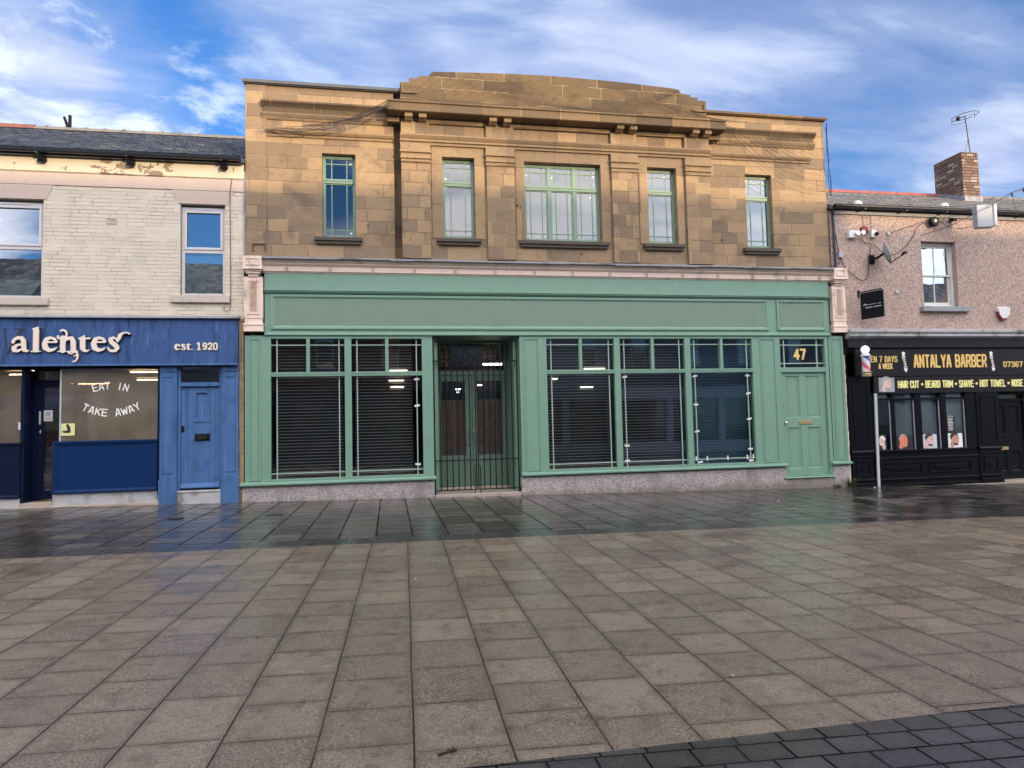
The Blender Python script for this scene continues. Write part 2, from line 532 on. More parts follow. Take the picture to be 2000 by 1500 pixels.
GREEN = (0.18, 0.325, 0.25)
paint('green_paint', GREEN, 0.42, 0.07, 0.10, streak=0.06, grime_col=(0.11, 0.19, 0.15))
paint('green_panel', (0.165, 0.250, 0.198), 0.5, 0.07, 0.06, streak=0.05)
paint('green_porch_shade', (0.105, 0.18, 0.14), 0.45, 0.08, 0.1)  # shop front green with the porch shade mixed into the colour
paint('green_window', (0.165, 0.265, 0.195), 0.4, 0.05, 0.04)
paint('green_bar', (0.32, 0.43, 0.38), 0.4, 0.05, 0.0)
paint('green_bar_upper', (0.20, 0.30, 0.22), 0.4, 0.05, 0.0)
paint('blue_old', (0.062, 0.150, 0.34), 0.5, 0.16, 0.35, streak=0.55, bmp=0.003, spec=0.25)
paint('blue_fascia', (0.034, 0.083, 0.225), 0.55, 0.14, 0.12, streak=0.75, spec=0.2)
paint('blue_new', (0.003, 0.025, 0.100), 0.5, 0.08, 0.05, grime_col=(0.012, 0.035, 0.09), spec=0.15)
paint('blue_frame', (0.005, 0.010, 0.034), 0.45, 0.08, 0.0, spec=0.12)
paint('black_paint', (0.005, 0.006, 0.009), 0.30, 0.15, 0.05, grime_col=(0.012, 0.012, 0.015), spec=0.22)
paint('black_fascia', (0.016, 0.015, 0.018), 0.4, 0.10, 0.15, grime_col=(0.03, 0.03, 0.033), spec=0.2)
paint('iron', (0.006, 0.0065, 0.008), 0.5, 0.2, 0.15, grime_col=(0.02, 0.014, 0.01), spec=0.2)
paint('upvc', (0.60, 0.58, 0.60), 0.35, 0.04, 0.15, grime_col=(0.4, 0.36, 0.33))
paint('white_wood', (0.66, 0.66, 0.64), 0.5, 0.05, 0.15, grime_col=(0.35, 0.34, 0.32))
paint('white_plastic', (0.72, 0.73, 0.74), 0.35, 0.04, 0.1)
paint('grey_plastic', (0.40, 0.43, 0.48), 0.4, 0.05, 0.1)
paint('grey_metal', (0.50, 0.52, 0.54), 0.4, 0.1, 0.1, metallic=0.0)
paint('lead_dark', (0.12, 0.125, 0.14), 0.6, 0.2, 0.3, spec=0.2)
paint('lead', (0.27, 0.275, 0.31), 0.45, 0.2, 0.5, streak=0.3, bmp=0.006, scale=4, grime_col=(0.10, 0.10, 0.115))
paint('faience', (0.82, 0.65, 0.55), 0.38, 0.08, 0.35, bmp=0.002, scale=5, grime_col=(0.24, 0.18, 0.14))
paint('faience_dirty', (0.46, 0.33, 0.25), 0.5, 0.2, 0.9, bmp=0.002, scale=3, grime_col=(0.22, 0.14, 0.08))
paint('gutter_black', (0.018, 0.022, 0.035), 0.3, 0.15, 0.1)
paint('grey_render', (0.42, 0.43, 0.45), 0.7, 0.18, 0.6, bmp=0.006, grime_col=(0.14, 0.15, 0.14))
paint('cream_sill', (0.52, 0.46, 0.40), 0.6, 0.1, 0.3, bmp=0.002)
paint('concrete_sill', (0.30, 0.31, 0.33), 0.7, 0.12, 0.3, bmp=0.003)
paint('stone_step', (0.40, 0.34, 0.29), 0.45, 0.15, 0.5, bmp=0.004)
paint('dark_sill', (0.085, 0.07, 0.055), 0.8, 0.25, 0.3, bmp=0.006)
paint('interior_dark', (0.010, 0.010, 0.012), 0.9, 0.1, 0)
paint('interior_brown', (0.42, 0.34, 0.26), 0.8, 0.3, 0.3, scale=1.6)
paint('interior_ceiling', (0.42, 0.36, 0.28), 0.8, 0.1, 0.2)
paint('interior_wall', (0.095, 0.085, 0.08), 0.9, 0.2, 0.2)
paint('frosted_film', (0.52, 0.60, 0.62), 0.6, 0.06, 0.0)
paint('film_pale', (0.80, 0.86, 0.92), 0.6, 0.06, 0.0)
paint('slat_edge', (0.50, 0.49, 0.48), 0.5, 0.15, 0.3)
paint('slat', (0.014, 0.014, 0.015), 0.5, 0.2, 0.15, grime_col=(0.02, 0.02, 0.02))
paint('slat_edge_blue', (0.10, 0.32, 0.40), 0.5, 0.15, 0.2)
paint('slat_blue', (0.012, 0.10, 0.15), 0.35, 0.2, 0.15)
paint('window_cloth', (0.30, 0.36, 0.35), 0.8, 0.08, 0.1)
paint('curtain_cloth', (0.62, 0.42, 0.34), 0.9, 0.2, 0.3)
paint('brass', (0.45, 0.36, 0.20), 0.35, 0.1, 0.2, metallic=0.3)
paint('chrome', (0.7, 0.7, 0.7), 0.2, 0.05, 0.0, metallic=0.9)
paint('gold_letter', (0.78, 0.56, 0.20), 0.35, 0.18, 0.0, scale=9)
paint('gold_dark', (0.34, 0.19, 0.04), 0.4, 0.1, 0.0)
paint('yellow_letter', (0.86, 0.80, 0.34), 0.4, 0.05, 0.0)
paint('cream_letter', (0.80, 0.70, 0.62), 0.4, 0.03, 0.03)
paint('white_letter', (0.85, 0.85, 0.80), 0.4, 0.03, 0.0)
paint('ghost_blue', (0.003, 0.007, 0.026), 0.5, 0.3, 0.3)
paint('letter_edge', (0.05, 0.045, 0.05), 0.5, 0.1, 0.0)
paint('yellow_card', (0.72, 0.72, 0.34), 0.5, 0.05, 0.0)
paint('paper', (0.62, 0.64, 0.66), 0.6, 0.05, 0.1)
paint('black_ink', (0.02, 0.02, 0.022), 0.6, 0.1, 0.0)
paint('skin_print', (0.55, 0.30, 0.22), 0.5, 0.2, 0.0)
paint('skin_pale', (0.68, 0.50, 0.46), 0.5, 0.15, 0.0)
paint('skin_red', (0.72, 0.22, 0.14), 0.5, 0.25, 0.0)
paint('hair_print', (0.05, 0.035, 0.03), 0.6, 0.2, 0.0)
paint('print_grey', (0.35, 0.35, 0.38), 0.5, 0.4, 0.3)
paint('print_blue', (0.03, 0.10, 0.28), 0.5, 0.2, 0.0)
paint('alarm_red', (0.20, 0.02, 0.03), 0.4, 0.1, 0.1)
paint('pole_blue', (0.06, 0.12, 0.55), 0.3, 0.1, 0.0)
paint('pole_red', (0.70, 0.15, 0.20), 0.3, 0.1, 0.0)
paint('cable_brown', (0.10, 0.05, 0.04), 0.6, 0.1, 0.0)
paint('cable_black', (0.02, 0.02, 0.025), 0.5, 0.1, 0.0)
paint('cable_pale', (0.45, 0.40, 0.36), 0.6, 0.1, 0.0)
paint('net', (0.035, 0.03, 0.035), 0.8, 0.1, 0.0)
paint('ridge_tile', (0.22, 0.09, 0.07), 0.8, 0.2, 0.5, bmp=0.004)
paint('ridge_tile_red', (0.34, 0.10, 0.08), 0.8, 0.2, 0.3, bmp=0.004)
paint('ridge_stone', (0.20, 0.18, 0.16), 0.8, 0.2, 0.5, bmp=0.004)
paint('lace', (0.55, 0.50, 0.38), 0.9, 0.1, 0.2, scale=9)
paint('leaf', (0.06, 0.11, 0.03), 0.6, 0.4, 0.0, scale=30)
paint('stem', (0.09, 0.09, 0.04), 0.8, 0.2, 0.0)
paint('paper_scrap', (0.60, 0.58, 0.55), 0.7, 0.1, 0.2)
paint('twig', (0.035, 0.025, 0.018), 0.8, 0.2, 0.2)
stone_mat('stone', 0.92, soot=0.65, z_off=0.055)
stone_mat('stone_pier', 0.90, wd=0.40, jit=0.5, z_off=0.055)
stone_mat('stone_trim', 0.88, course=0.9, wd=0.95, jit=0.5, soot=0.45, jointdark=0.6)
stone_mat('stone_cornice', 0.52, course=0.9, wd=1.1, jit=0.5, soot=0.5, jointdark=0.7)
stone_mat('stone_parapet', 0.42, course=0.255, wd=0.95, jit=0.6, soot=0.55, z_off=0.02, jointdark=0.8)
stone_mat('stone_dark', 0.5, course=0.9, wd=1.0, jit=0.5, soot=0.9)
brick_mat('cream_brick', [(0.62, 0.56, 0.46), (0.67, 0.61, 0.50), (0.59, 0.53, 0.44)], (0.42, 0.37, 0.32), h=0.078, wd=0.34, painted=0.9, mort=0.007, peel=(0.24, 0.17, 0.13), rough=0.6, bmp=0.006)
brick_mat('chimney_brick', [(0.15, 0.09, 0.07), (0.26, 0.16, 0.12), (0.42, 0.33, 0.26)], (0.07, 0.06, 0.06), h=0.088, wd=0.26, mort=0.011, bmp=0.012)
brick_mat('red_brick', [(0.24, 0.09, 0.06), (0.32, 0.13, 0.08), (0.18, 0.08, 0.06)], (0.28, 0.25, 0.22), mort=0.006)
plaster_mat('cream_plaster', (0.64, 0.58, 0.45), peel=(0.27, 0.20, 0.15), thr=0.635, bulge=(-4.95, 0.125))
plaster_mat('pink_plaster', (0.56, 0.46, 0.40), peel=(0.30, 0.22, 0.17), thr=0.70, scale=5)
plaster_mat('pale_render', (0.50, 0.47, 0.42))
plaster_mat('grey_wall', (0.28, 0.27, 0.27))
pebble_mat('pebbledash', (0.52, 0.39, 0.34), (0.70, 0.54, 0.45), (0.34, 0.25, 0.235), 40)
pebble_mat('granite_chip', (0.44, 0.40, 0.40), (0.60, 0.56, 0.55), (0.28, 0.25, 0.25), 46, 0.004, foot_shade_stain=True)
slate_mat('slate', (0.030, 0.038, 0.055), (0.065, 0.08, 0.11))
slate_mat('slate_moss', (0.075, 0.078, 0.085), (0.13, 0.13, 0.14), moss=0.4)
glass_mat('glass_upper', (0.45, 0.50, 0.55), 0.09, 0.95, wav=0.10)
glass_mat('glass_shop', (0.74, 0.76, 0.78), 0.085, 0.9, wav=0.05)
glass_mat('glass_cafe', (0.72, 0.68, 0.60), 0.07, 0.9, rough=0.03, wav=0.05, haze=((0.40, 0.34, 0.26), 0.30))
glass_mat('glass_bright', (0.80, 0.84, 0.86), 0.26, 0.9, wav=0.10)
lamp_mat('lamp_tube', (1.0, 0.86, 0.62), 4.0)
lamp_mat('cafe_tube', (1.0, 0.84, 0.60), 22.0)
lamp_mat('lamp_warm', (1.0, 0.66, 0.28), 5.0)
lamp_mat('lamp_white', (1.0, 0.93, 0.75), 7.0)
lamp_mat('pole_globe', (0.85, 0.92, 1.0), 0.35)
paving_mat('paving', (0.096, 0.077, 0.056), (0.226, 0.182, 0.132), jit=0.5, mort=0.0045, r0=0.14, r1=0.38, wet=0.5, xo=0.023, yo=0.1, speck=0.55, puddle=0.6, slabvar=0.27, cross=0.45, purple=0.2)
paving_mat('paving_wet', (0.022, 0.023, 0.021), (0.090, 0.083, 0.070), h=0.5, wd=0.46, jit=0.3, mort=0.012, r0=0.08, r1=0.34, wet=0.7, rot_deg=0.4, xo=0.1, speck=0.15,
           joint_col=(0.004, 0.004, 0.004), purple=0.5, seed=4.0, puddle=0.7, tilt=0.24)
paving_mat('channel', (0.030, 0.029, 0.029), (0.055, 0.052, 0.05), along_y=False, h=0.24, wd=0.42, jit=0.1, r0=0.10, r1=0.25, wet=0.9, speck=0.2, seed=2.0)
paving_mat('setts', (0.026, 0.026, 0.028), (0.058, 0.057, 0.058), along_y=False, h=0.158, wd=0.235, jit=0.25, mort=0.006, r0=0.12, r1=0.36, wet=0.8,
           joint_col=(0.006, 0.006, 0.007), speck=0.35, purple=0.1, seed=9.0, yo=0.02)
paint('asphalt', (0.05, 0.05, 0.052), 0.5, 0.2, 0.3)

# ------------------------------------------------------------------ mesh helpers


class M:
    def __init__(s):
        s.v = []
        s.f = []

    def poly(s, pts):
        i = len(s.v)
        s.v += [tuple(p) for p in pts]
        s.f.append(tuple(range(i, i + len(pts))))
        return s

    def box(s, x0, x1, y0, y1, z0, z1):
        if x0 > x1: x0, x1 = x1, x0
        if y0 > y1: y0, y1 = y1, y0
        if z0 > z1: z0, z1 = z1, z0
        i = len(s.v)
        s.v += [(x0, y0, z0), (x1, y0, z0), (x1, y1, z0), (x0, y1, z0), (x0, y0, z1), (x1, y0, z1), (x1, y1, z1), (x0, y1, z1)]
        s.f += [tuple(i + k for k in q) for q in ((0, 3, 2, 1), (4, 5, 6, 7), (0, 1, 5, 4), (1, 2, 6, 5), (2, 3, 7, 6), (3, 0, 4, 7))]
        return s

    def prism(s, prof, a0, a1, axis='x', e0=None, e1=None):
        """prof: 2-D outline swept along an axis; x: prof is (y,z); y: prof is (x,z); z: prof is (x,y)"""
        def P(q, a):
            return {'x': (a, q[0], q[1]), 'y': (q[0], a, q[1]), 'z': (q[0], q[1], a)}[axis]
        n = len(prof)
        i = len(s.v)
        s.v += [P(q, a0) for q in prof] + [P(q, a1) for q in (e1 or prof)]
        for k in range(n):
            j = (k + 1) % n
            s.f.append((i + k, i + j, i + n + j, i + n + k))
        s.f.append(tuple(i + k for k in range(n))[::-1])
        s.f.append(tuple(i + n + k for k in range(n)))
        return s

    def tube(s, pts, r, n=6, cap=True):
        pts = [Vector(p) for p in pts]
        rs = r if isinstance(r, (list, tuple)) else [r] * len(pts)
        rings = []
        up = Vector((0.123, 0.37, 0.92)).normalized()
        for k, p in enumerate(pts):
            d = (pts[min(k + 1, len(pts) - 1)] - pts[max(k - 1, 0)]).normalized()
            a = d.cross(up)
            if a.length < 1e-3:
                a = d.cross(Vector((1, 0, 0)))
            a.normalize()
            b_ = d.cross(a).normalized()
            rings.append([p + rs[k] * (math.cos(t) * a + math.sin(t) * b_) for t in [2 * math.pi * q / n for q in range(n)]])
        i = len(s.v)
        for rg in rings:
            s.v += [tuple(q) for q in rg]
        for k in range(len(pts) - 1):
            for q in range(n):
                j = (q + 1) % n
                s.f.append((i + k * n + q, i + k * n + j, i + (k + 1) * n + j, i + (k + 1) * n + q))
        if cap:
            s.f.append(tuple(i + q for q in range(n))[::-1])
            s.f.append(tuple(i + (len(pts) - 1) * n + q for q in range(n)))
        return s

    def lathe(s, prof, cx, cy, n=16, axis='z', c3=0.0):
        """prof: (radius, height) pairs round a vertical axis at (cx,cy), or round a y axis at x=cx, z=c3"""
        i = len(s.v)
        for r, h in prof:
            for q in range(n):
                t = 2 * math.pi * q / n
                if axis == 'z':
                    s.v.append((cx + r * math.cos(t), cy + r * math.sin(t), h))
                else:
                    s.v.append((cx + r * math.cos(t), h, c3 + r * math.sin(t)))
        for k in range(len(prof) - 1):
            for q in range(n):
                j = (q + 1) % n
                s.f.append((i + k * n + q, i + k * n + j, i + (k + 1) * n + j, i + (k + 1) * n + q))
        s.f.append(tuple(i + q for q in range(n))[::-1])
        s.f.append(tuple(i + (len(prof) - 1) * n + q for q in range(n)))
        return s

    def ring(s, x0, x1, z0, z1, wl, y0, y1, wr=None, wt=None, wb=None):
        """picture-frame of four butted pieces in the facade plane"""
        wr = wl if wr is None else wr
        wt = wl if wt is None else wt
        wb = wl if wb is None else wb
        s.box(x0, x0 + wl, y0, y1, z0, z1)
        s.box(x1 - wr, x1, y0, y1, z0, z1)
        if wt: s.box(x0 + wl, x1 - wr, y0, y1, z1 - wt, z1)
        if wb: s.box(x0 + wl, x1 - wr, y0, y1, z0, z0 + wb)
        return s

    def bevel_panel(s, x0, x1, z0, z1, y_face, y_in, w):
        """a sloped moulding that steps from the face down into a panel"""
        o = [(x0, z0), (x1, z0), (x1, z1), (x0, z1)]
        q = [(x0 + w, z0 + w), (x1 - w, z0 + w), (x1 - w, z1 - w), (x0 + w, z1 - w)]
        for k in range(4):
            j = (k + 1) % 4
            s.poly([(o[k][0], y_face, o[k][1]), (o[j][0], y_face, o[j][1]), (q[j][0], y_in, q[j][1]), (q[k][0], y_in, q[k][1])])
        return s


def wall_holes(x0, x1, z0, z1, holes, y0, y1, mb=None, top=None):
    """a wall slab with real rectangular openings (front at y0, back at y1), one clean mesh"""
    mb = mb or M()
    xs = sorted(set([x0, x1] + [h[0] for h in holes] + [h[1] for h in holes]))
    zs = sorted(set([z0, z1] + [h[2] for h in holes] + [h[3] for h in holes]))
    xs = [q for q in xs if x0 <= q <= x1]
    zs = [q for q in zs if z0 <= q <= z1]

    def solid(i, j):
        if i < 0 or j < 0 or i >= len(xs) - 1 or j >= len(zs) - 1:
            return False
        cx, cz = (xs[i] + xs[i + 1]) / 2, (zs[j] + zs[j + 1]) / 2
        return not any(h[0] < cx < h[1] and h[2] < cz < h[3] for h in holes)
    for i in range(len(xs) - 1):
        for j in range(len(zs) - 1):
            if not solid(i, j):
                continue
            a, b_, c, d = xs[i], xs[i + 1], zs[j], zs[j + 1]
            mb.poly([(a, y0, c), (b_, y0, c), (b_, y0, d), (a, y0, d)])
            mb.poly([(a, y1, c), (a, y1, d), (b_, y1, d), (b_, y1, c)])
            if not solid(i - 1, j): mb.poly([(a, y0, c), (a, y0, d), (a, y1, d), (a, y1, c)])
            if not solid(i + 1, j): mb.poly([(b_, y0, c), (b_, y1, c), (b_, y1, d), (b_, y0, d)])
            if not solid(i, j - 1): mb.poly([(a, y0, c), (a, y1, c), (b_, y1, c), (b_, y0, c)])
            if not solid(i, j + 1): mb.poly([(a, y0, d), (b_, y0, d), (b_, y1, d), (a, y1, d)])
    return mb


WPOS = {}


def empty(name, loc, label, cat, group=None, kind=None):
    o = bpy.data.objects.new(name, None)
    o.empty_display_size = 0.2
    col.objects.link(o)
    o.location = loc
    o['label'] = label
    o['category'] = cat
    if group: o['group'] = group
    if kind: o['kind'] = kind
    WPOS[o.name] = Vector(loc)
    return o


def obj(name, mb, mat, parent=None, bevel=0.0, smooth=False, label=None, cat=None, group=None, kind=None, merge=False):
    me = bpy.data.meshes.new(name)
    vs = np.array(mb.v, dtype=float)
    lo, hi = vs.min(0), vs.max(0)
    org = Vector(((lo[0] + hi[0]) / 2, (lo[1] + hi[1]) / 2, lo[2]))
    me.from_pydata([tuple(q - np.array(org)) for q in vs], [], mb.f)
    me.update()
    if smooth:
        for p in me.polygons: p.use_smooth = True
    o = bpy.data.objects.new(name, me)
    col.objects.link(o)
    mats = mat if isinstance(mat, (list, tuple)) else [mat]
    for q in mats:
        me.materials.append(MATS[q])
    if parent is not None:
        o.parent = parent
        o.location = org - WPOS[parent.name]
    else:
        o.location = org
    WPOS[o.name] = org
    if bevel:
        b_ = o.modifiers.new('bevel', 'BEVEL')
        b_.width = bevel
        b_.segments = 2
        b_.limit_method = 'ANGLE'
        b_.angle_limit = R(40)
    if label: o['label'] = label
    if cat: o['category'] = cat
    if group: o['group'] = group
    if kind: o['kind'] = kind
    return o


# ---- flat shapes (letters and emblems) grown from strokes: marching squares over a distance field


def sdf_mesh(strokes, cell, y_front, y_back, mb=None):
    """strokes: list of [(x,z,r),...] polylines with a radius at every point (metres)"""
    mb = mb or M()
    P = np.array([q for s_ in strokes for q in s_])
    rm = P[:, 2].max()
    x0, x1 = P[:, 0].min() - rm - cell * 2, P[:, 0].max() + rm + cell * 2
    z0, z1 = P[:, 1].min() - rm - cell * 2, P[:, 1].max() + rm + cell * 2
    nx, nz = int((x1 - x0) / cell) + 2, int((z1 - z0) / cell) + 2
    X = x0 + cell * np.arange(nx)[:, None] * np.ones((1, nz))
    Z = z0 + cell * np.arange(nz)[None, :] * np.ones((nx, 1))
    D = np.full((nx, nz), 1e3)
    for s_ in strokes:
        if len(s_) == 1:
            D = np.minimum(D, np.hypot(X - s_[0][0], Z - s_[0][1]) - s_[0][2])
        for a, b_ in zip(s_[:-1], s_[1:]):
            ex, ez = b_[0] - a[0], b_[1] - a[1]
            L2 = ex * ex + ez * ez + 1e-12
            t = np.clip(((X - a[0]) * ex + (Z - a[1]) * ez) / L2, 0, 1)
            D = np.minimum(D, np.hypot(X - a[0] - t * ex, Z - a[1] - t * ez) - (a[2] + (b_[2] - a[2]) * t))
    D[np.abs(D) < 1e-7] = 1e-7
    idx = {}

    def vert(key, x, z):
        if key not in idx:
            i = len(mb.v)
            mb.v.append((x, y_front, z))
            mb.v.append((x, y_back, z))
            idx[key] = i
        return idx[key]
    for i in range(nx - 1):
        for j in range(nz - 1):
            c = [(i, j), (i + 1, j), (i + 1, j + 1), (i, j + 1)]
            ins = [D[q] < 0 for q in c]
            if not any(ins):
                continue
            pol = []
            cut = []
            for k in range(4):
                a, b_ = c[k], c[(k + 1) % 4]
                if ins[k]:
                    pol.append(vert(('n',) + a, X[a], Z[a]))
                if ins[k] != ins[(k + 1) % 4]:
                    t = D[a] / (D[a] - D[b_])
                    key = ('e',) + tuple(sorted((a, b_)))
                    v_ = vert(key, X[a] + t * (X[b_] - X[a]), Z[a] + t * (Z[b_] - Z[a]))
                    pol.append(v_)
                    cut.append((v_, ins[k]))
            if len(pol) >= 3:
                mb.f.append(tuple(pol))
                mb.f.append(tuple(q + 1 for q in pol[::-1]))
            if len(cut) == 2:
                (va, ia), (vb, ib) = cut
                if not ia: va, vb = vb, va
                mb.f.append((va, va + 1, vb + 1, vb))
    return mb


FONT = {
    'A': [[(0, 0), (.38, 1), (.62, 1), (1, 0)], [(.15, .3), (.85, .3)]],
    'B': [[(0, 0), (0, 1), (.75, 1), (1, .86), (1, .64), (.75, .52), (0, .52)], [(.75, .52), (1, .38), (1, .14), (.75, 0), (0, 0)]],
    'C': [[(1, .74), (1, .85), (.75, 1), (.25, 1), (0, .85), (0, .15), (.25, 0), (.75, 0), (1, .15), (1, .26)]],
    'D': [[(0, 0), (0, 1), (.7, 1), (1, .82), (1, .18), (.7, 0), (0, 0)]],
    'E': [[(1, 1), (0, 1), (0, 0), (1, 0)], [(0, .52), (.85, .52)]],
    'H': [[(0, 0), (0, 1)], [(1, 0), (1, 1)], [(0, .5), (1, .5)]],
    'I': [[(.5, 0), (.5, 1)]],
    'K': [[(0, 0), (0, 1)], [(1, 1), (0, .42)], [(.3, .58), (1, 0)]],
    'L': [[(0, 1), (0, 0), (1, 0)]],
    'M': [[(0, 0), (0, 1), (.5, .3), (1, 1), (1, 0)]],
    'N': [[(0, 0), (0, 1), (1, 0), (1, 1)]],
    'O': [[(.25, 0), (0, .15), (0, .85), (.25, 1), (.75, 1), (1, .85), (1, .15), (.75, 0), (.25, 0)]],
    'P': [[(0, 0), (0, 1), (.75, 1), (1, .85), (1, .6), (.75, .45), (0, .45)]],
    'R': [[(0, 0), (0, 1), (.75, 1), (1, .86), (1, .62), (.75, .48), (0, .48)], [(.6, .48), (1, 0)]],
    'S': [[(1, .8), (.8, 1), (.2, 1), (0, .82), (0, .64), (1, .38), (1, .16), (.8, 0), (.2, 0), (0, .2)]],
    'T': [[(0, 1), (1, 1)], [(.5, 0), (.5, 1)]],
    'U': [[(0, 1), (0, .15), (.25, 0), (.75, 0), (1, .15), (1, 1)]],
    'V': [[(0, 1), (.5, 0), (1, 1)]],
    'W': [[(0, 1), (.25, 0), (.5, .75), (.75, 0), (1, 1)]],
    'X': [[(0, 0), (1, 1)], [(0, 1), (1, 0)]],
    'Y': [[(0, 1), (.5, .45), (1, 1)], [(.5, 0), (.5, .45)]],
    'G': [[(1, .8), (.8, 1), (.25, 1), (0, .85), (0, .15), (.25, 0), (1, 0), (1, .45), (.6, .45)]],
    '-': [[(0.1, .45), (.9, .45)]],
    '0': [[(.25, 0), (0, .15), (0, .85), (.25, 1), (.75, 1), (1, .85), (1, .15), (.75, 0), (.25, 0)]],
    '7': [[(0, 1), (1, 1), (.4, 0)]],
    '3': [[(0, .85), (.25, 1), (.8, 1), (1, .85), (1, .65), (.8, .52), (.35, .52)], [(.8, .52), (1, .38), (1, .15), (.8, 0), (.2, 0), (0, .15)]],
    '6': [[(1, .85), (.8, 1), (.25, 1), (0, .8), (0, .15), (.25, 0), (.75, 0), (1, .15), (1, .4), (.8, .55), (0, .5)]],
    '4': [[(.75, 0), (.75, 1), (0, .3), (1.1, .3)]],
    '1': [[(.1, .8), (.5, 1), (.5, 0)], [(.15, 0), (.85, 0)]],
    '9': [[(.1, .1), (.4, 0), (.85, .1), (1, .5), (1, .8), (.75, 1), (.25, 1), (0, .8), (0, .6), (.25, .45), (1, .5)]],
    '2': [[(0, .8), (.25, 1), (.75, 1), (1, .8), (.95, .6), (0, .03), (1, .03)]],
    '*': [[(.5, .5)]],
}
WIDE = {'W': 1.5, 'M': 1.35, 'I': 0.0, '1': .7, '-': .8, ' ': .45, '*': .55}


def text_strokes(txt, x0, x1, z0, z1, th):
    """set a line of capitals so that it fills x0..x1, z0..z1"""
    gap = 0.55
    tot = 0
    for c in txt:
        tot += WIDE.get(c, 1.0) + gap
    tot -= gap
    n = len(txt)
    # solve the cell width: sum(width)*k + stroke thickness per letter
    k = (x1 - x0 - 2 * th) / tot
    out = []
    x = x0 + th
    for c in txt:
        wc = WIDE.get(c, 1.0) * k
        if c == '*':
            out.append([(x + wc / 2, (z0 + z1) / 2, (z1 - z0) * 0.17)])
        elif c in FONT:
            for s_ in FONT[c]:
                out.append([(x + (p[0] * wc if c != 'I' else 0), z0 + th + p[1] * (z1 - z0 - 2 * th), th) for p in s_])
        x += wc + gap * k
    return out


def arc_text(txt, cx, cz, rad, a0, a1, h, wd, th, under=False):
    out = []
    n = len(txt)
    for i, c in enumerate(txt):
        a = R(a0 + (a1 - a0) * i / (n - 1))
        if c not in FONT:
            continue
        if under:   # letters stand inside a bowl: baseline away from the centre
            ux, uz = -math.sin(a), math.cos(a)
            bx, bz = cx + rad * math.sin(a), cz - rad * math.cos(a)
            rx, rz = math.cos(a), math.sin(a)
        else:
            ux, uz = math.sin(a), math.cos(a)
            bx, bz = cx + rad * math.sin(a), cz + rad * math.cos(a)
            rx, rz = math.cos(a), -math.sin(a)
        wc = wd * min(WIDE.get(c, 1.0) if c != 'I' else 1.0, 1.3)
        for s_ in FONT[c]:
            out.append([(bx + rx * (p[0] - .5) * wc + ux * p[1] * h, bz + rz * (p[0] - .5) * wc + uz * p[1] * h, th) for p in s_])
    return out


def mould(mb, x0, x1, steps, y_back, axis='x'):
    """horizontal moulding: steps are (y,z) from bottom to top of its profile"""
    prof = [(y_back, steps[0][1])] + list(steps) + [(y_back, steps[-1][1])]
    mb.prism(prof, x0, x1, axis)
    return mb


# ------------------------------------------------------------------ ground
SL = -0.017


def gz(x, k=0.0):
    return SL * x + k


def sheet(name, pts, k, mat, label, cat='paving'):
    mb = M()
    mb.poly([(x, y, gz(x, k)) for x, y in pts])
    return obj(name, mb, mat, label=label, cat=cat, kind='structure')


sheet('ground', [(-700, -700), (700, -700), (700, 700), (-700, 700)], -0.02, 'asphalt', 'dark ground running out under and beyond the paved street', 'ground')
TA = math.tan(R(1.57))


def ye(y, x):
    return y + TA * 1.2 * x


sheet('footway', [(-30, ye(-5.15, -30) * 1.0), (40, ye(-5.15, 40)), (40, 1.5), (-30, 1.5)], 0.0, 'paving_wet',
      'dark wet stone flag footway along the front of the shops', 'footway')
sheet('drainage_channel', [(-30, ye(-5.64, -30)), (40, ye(-5.64, 40)), (40, ye(-5.15, 40)), (-30, ye(-5.15, -30))], 0.0, 'channel',
      'narrow dark drainage channel between the footway and the buff paving', 'channel')
sheet('pavement', [(-30, ye(-11.73, -30)), (40, ye(-11.73, 40)), (40, ye(-5.64, 40)), (-30, ye(-5.64, -30))], 0.0, 'paving',
      'wide damp buff concrete slab paving of the pedestrian street', 'pavement')
sheet('sett_road', [(-30, -21.5), (40, -21.5), (40, ye(-11.73, 40)), (-30, ye(-11.73, -30))], 0.0, 'setts',
      'wet charcoal block setts in the bottom right corner', 'road')

# ------------------------------------------------------------------ the stone building with the green shop front
B = empty('shop_building', (4.0, 0.0, 0.0), 'golden sandstone two storey building with an empty green shop front numbered 47', 'building')
YC, YP = -0.15, -0.225
# shell
UP = [(-1.25, -0.55, 5.56, 7.39), (8.575, 9.265, 5.58, 7.37)]
wl = wall_holes(-2.79, 0.27, 5.0, 8.80, [UP[0]], 0.0, 0.35)
obj('wall', wl, 'stone', B)
wr = wall_holes(7.57, 10.73, 5.0, 8.78, [UP[1]], 0.0, 0.35)
obj('wall', wr, 'stone', B)
CW = [(1.30, 2.01, 5.58, 7.37), (3.125, 4.905, 5.57, 7.355), (6.025, 6.74, 5.58, 7.36)]
obj('wall', wall_holes(0.42, 7.56, 5.0, 8.72, CW, YC, 0.35), 'stone', B)
obj('shadow_gap', M().box(0.27, 0.42, 0.10, 0.30, 5.0, 8.4), 'stone_dark', B)  # recess backed with a darker stone
obj('side_wall', M().box(-2.79, -2.60, 0.35, 9, -0.6, 8.80).box(10.54, 10.73, 0.35, 9, -0.6, 8.78).box(-2.60, 10.54, 8.8, 9, -0.6, 8.7), 'red_brick', B)
obj('roof', M().box(-2.6, 10.54, 0.35, 8.8, 8.1, 8.3), 'asphalt', B)
obj('floor', M().box(-2.6, 10.54, 0.35, 8.8, 4.3, 4.5), 'interior_dark', B)
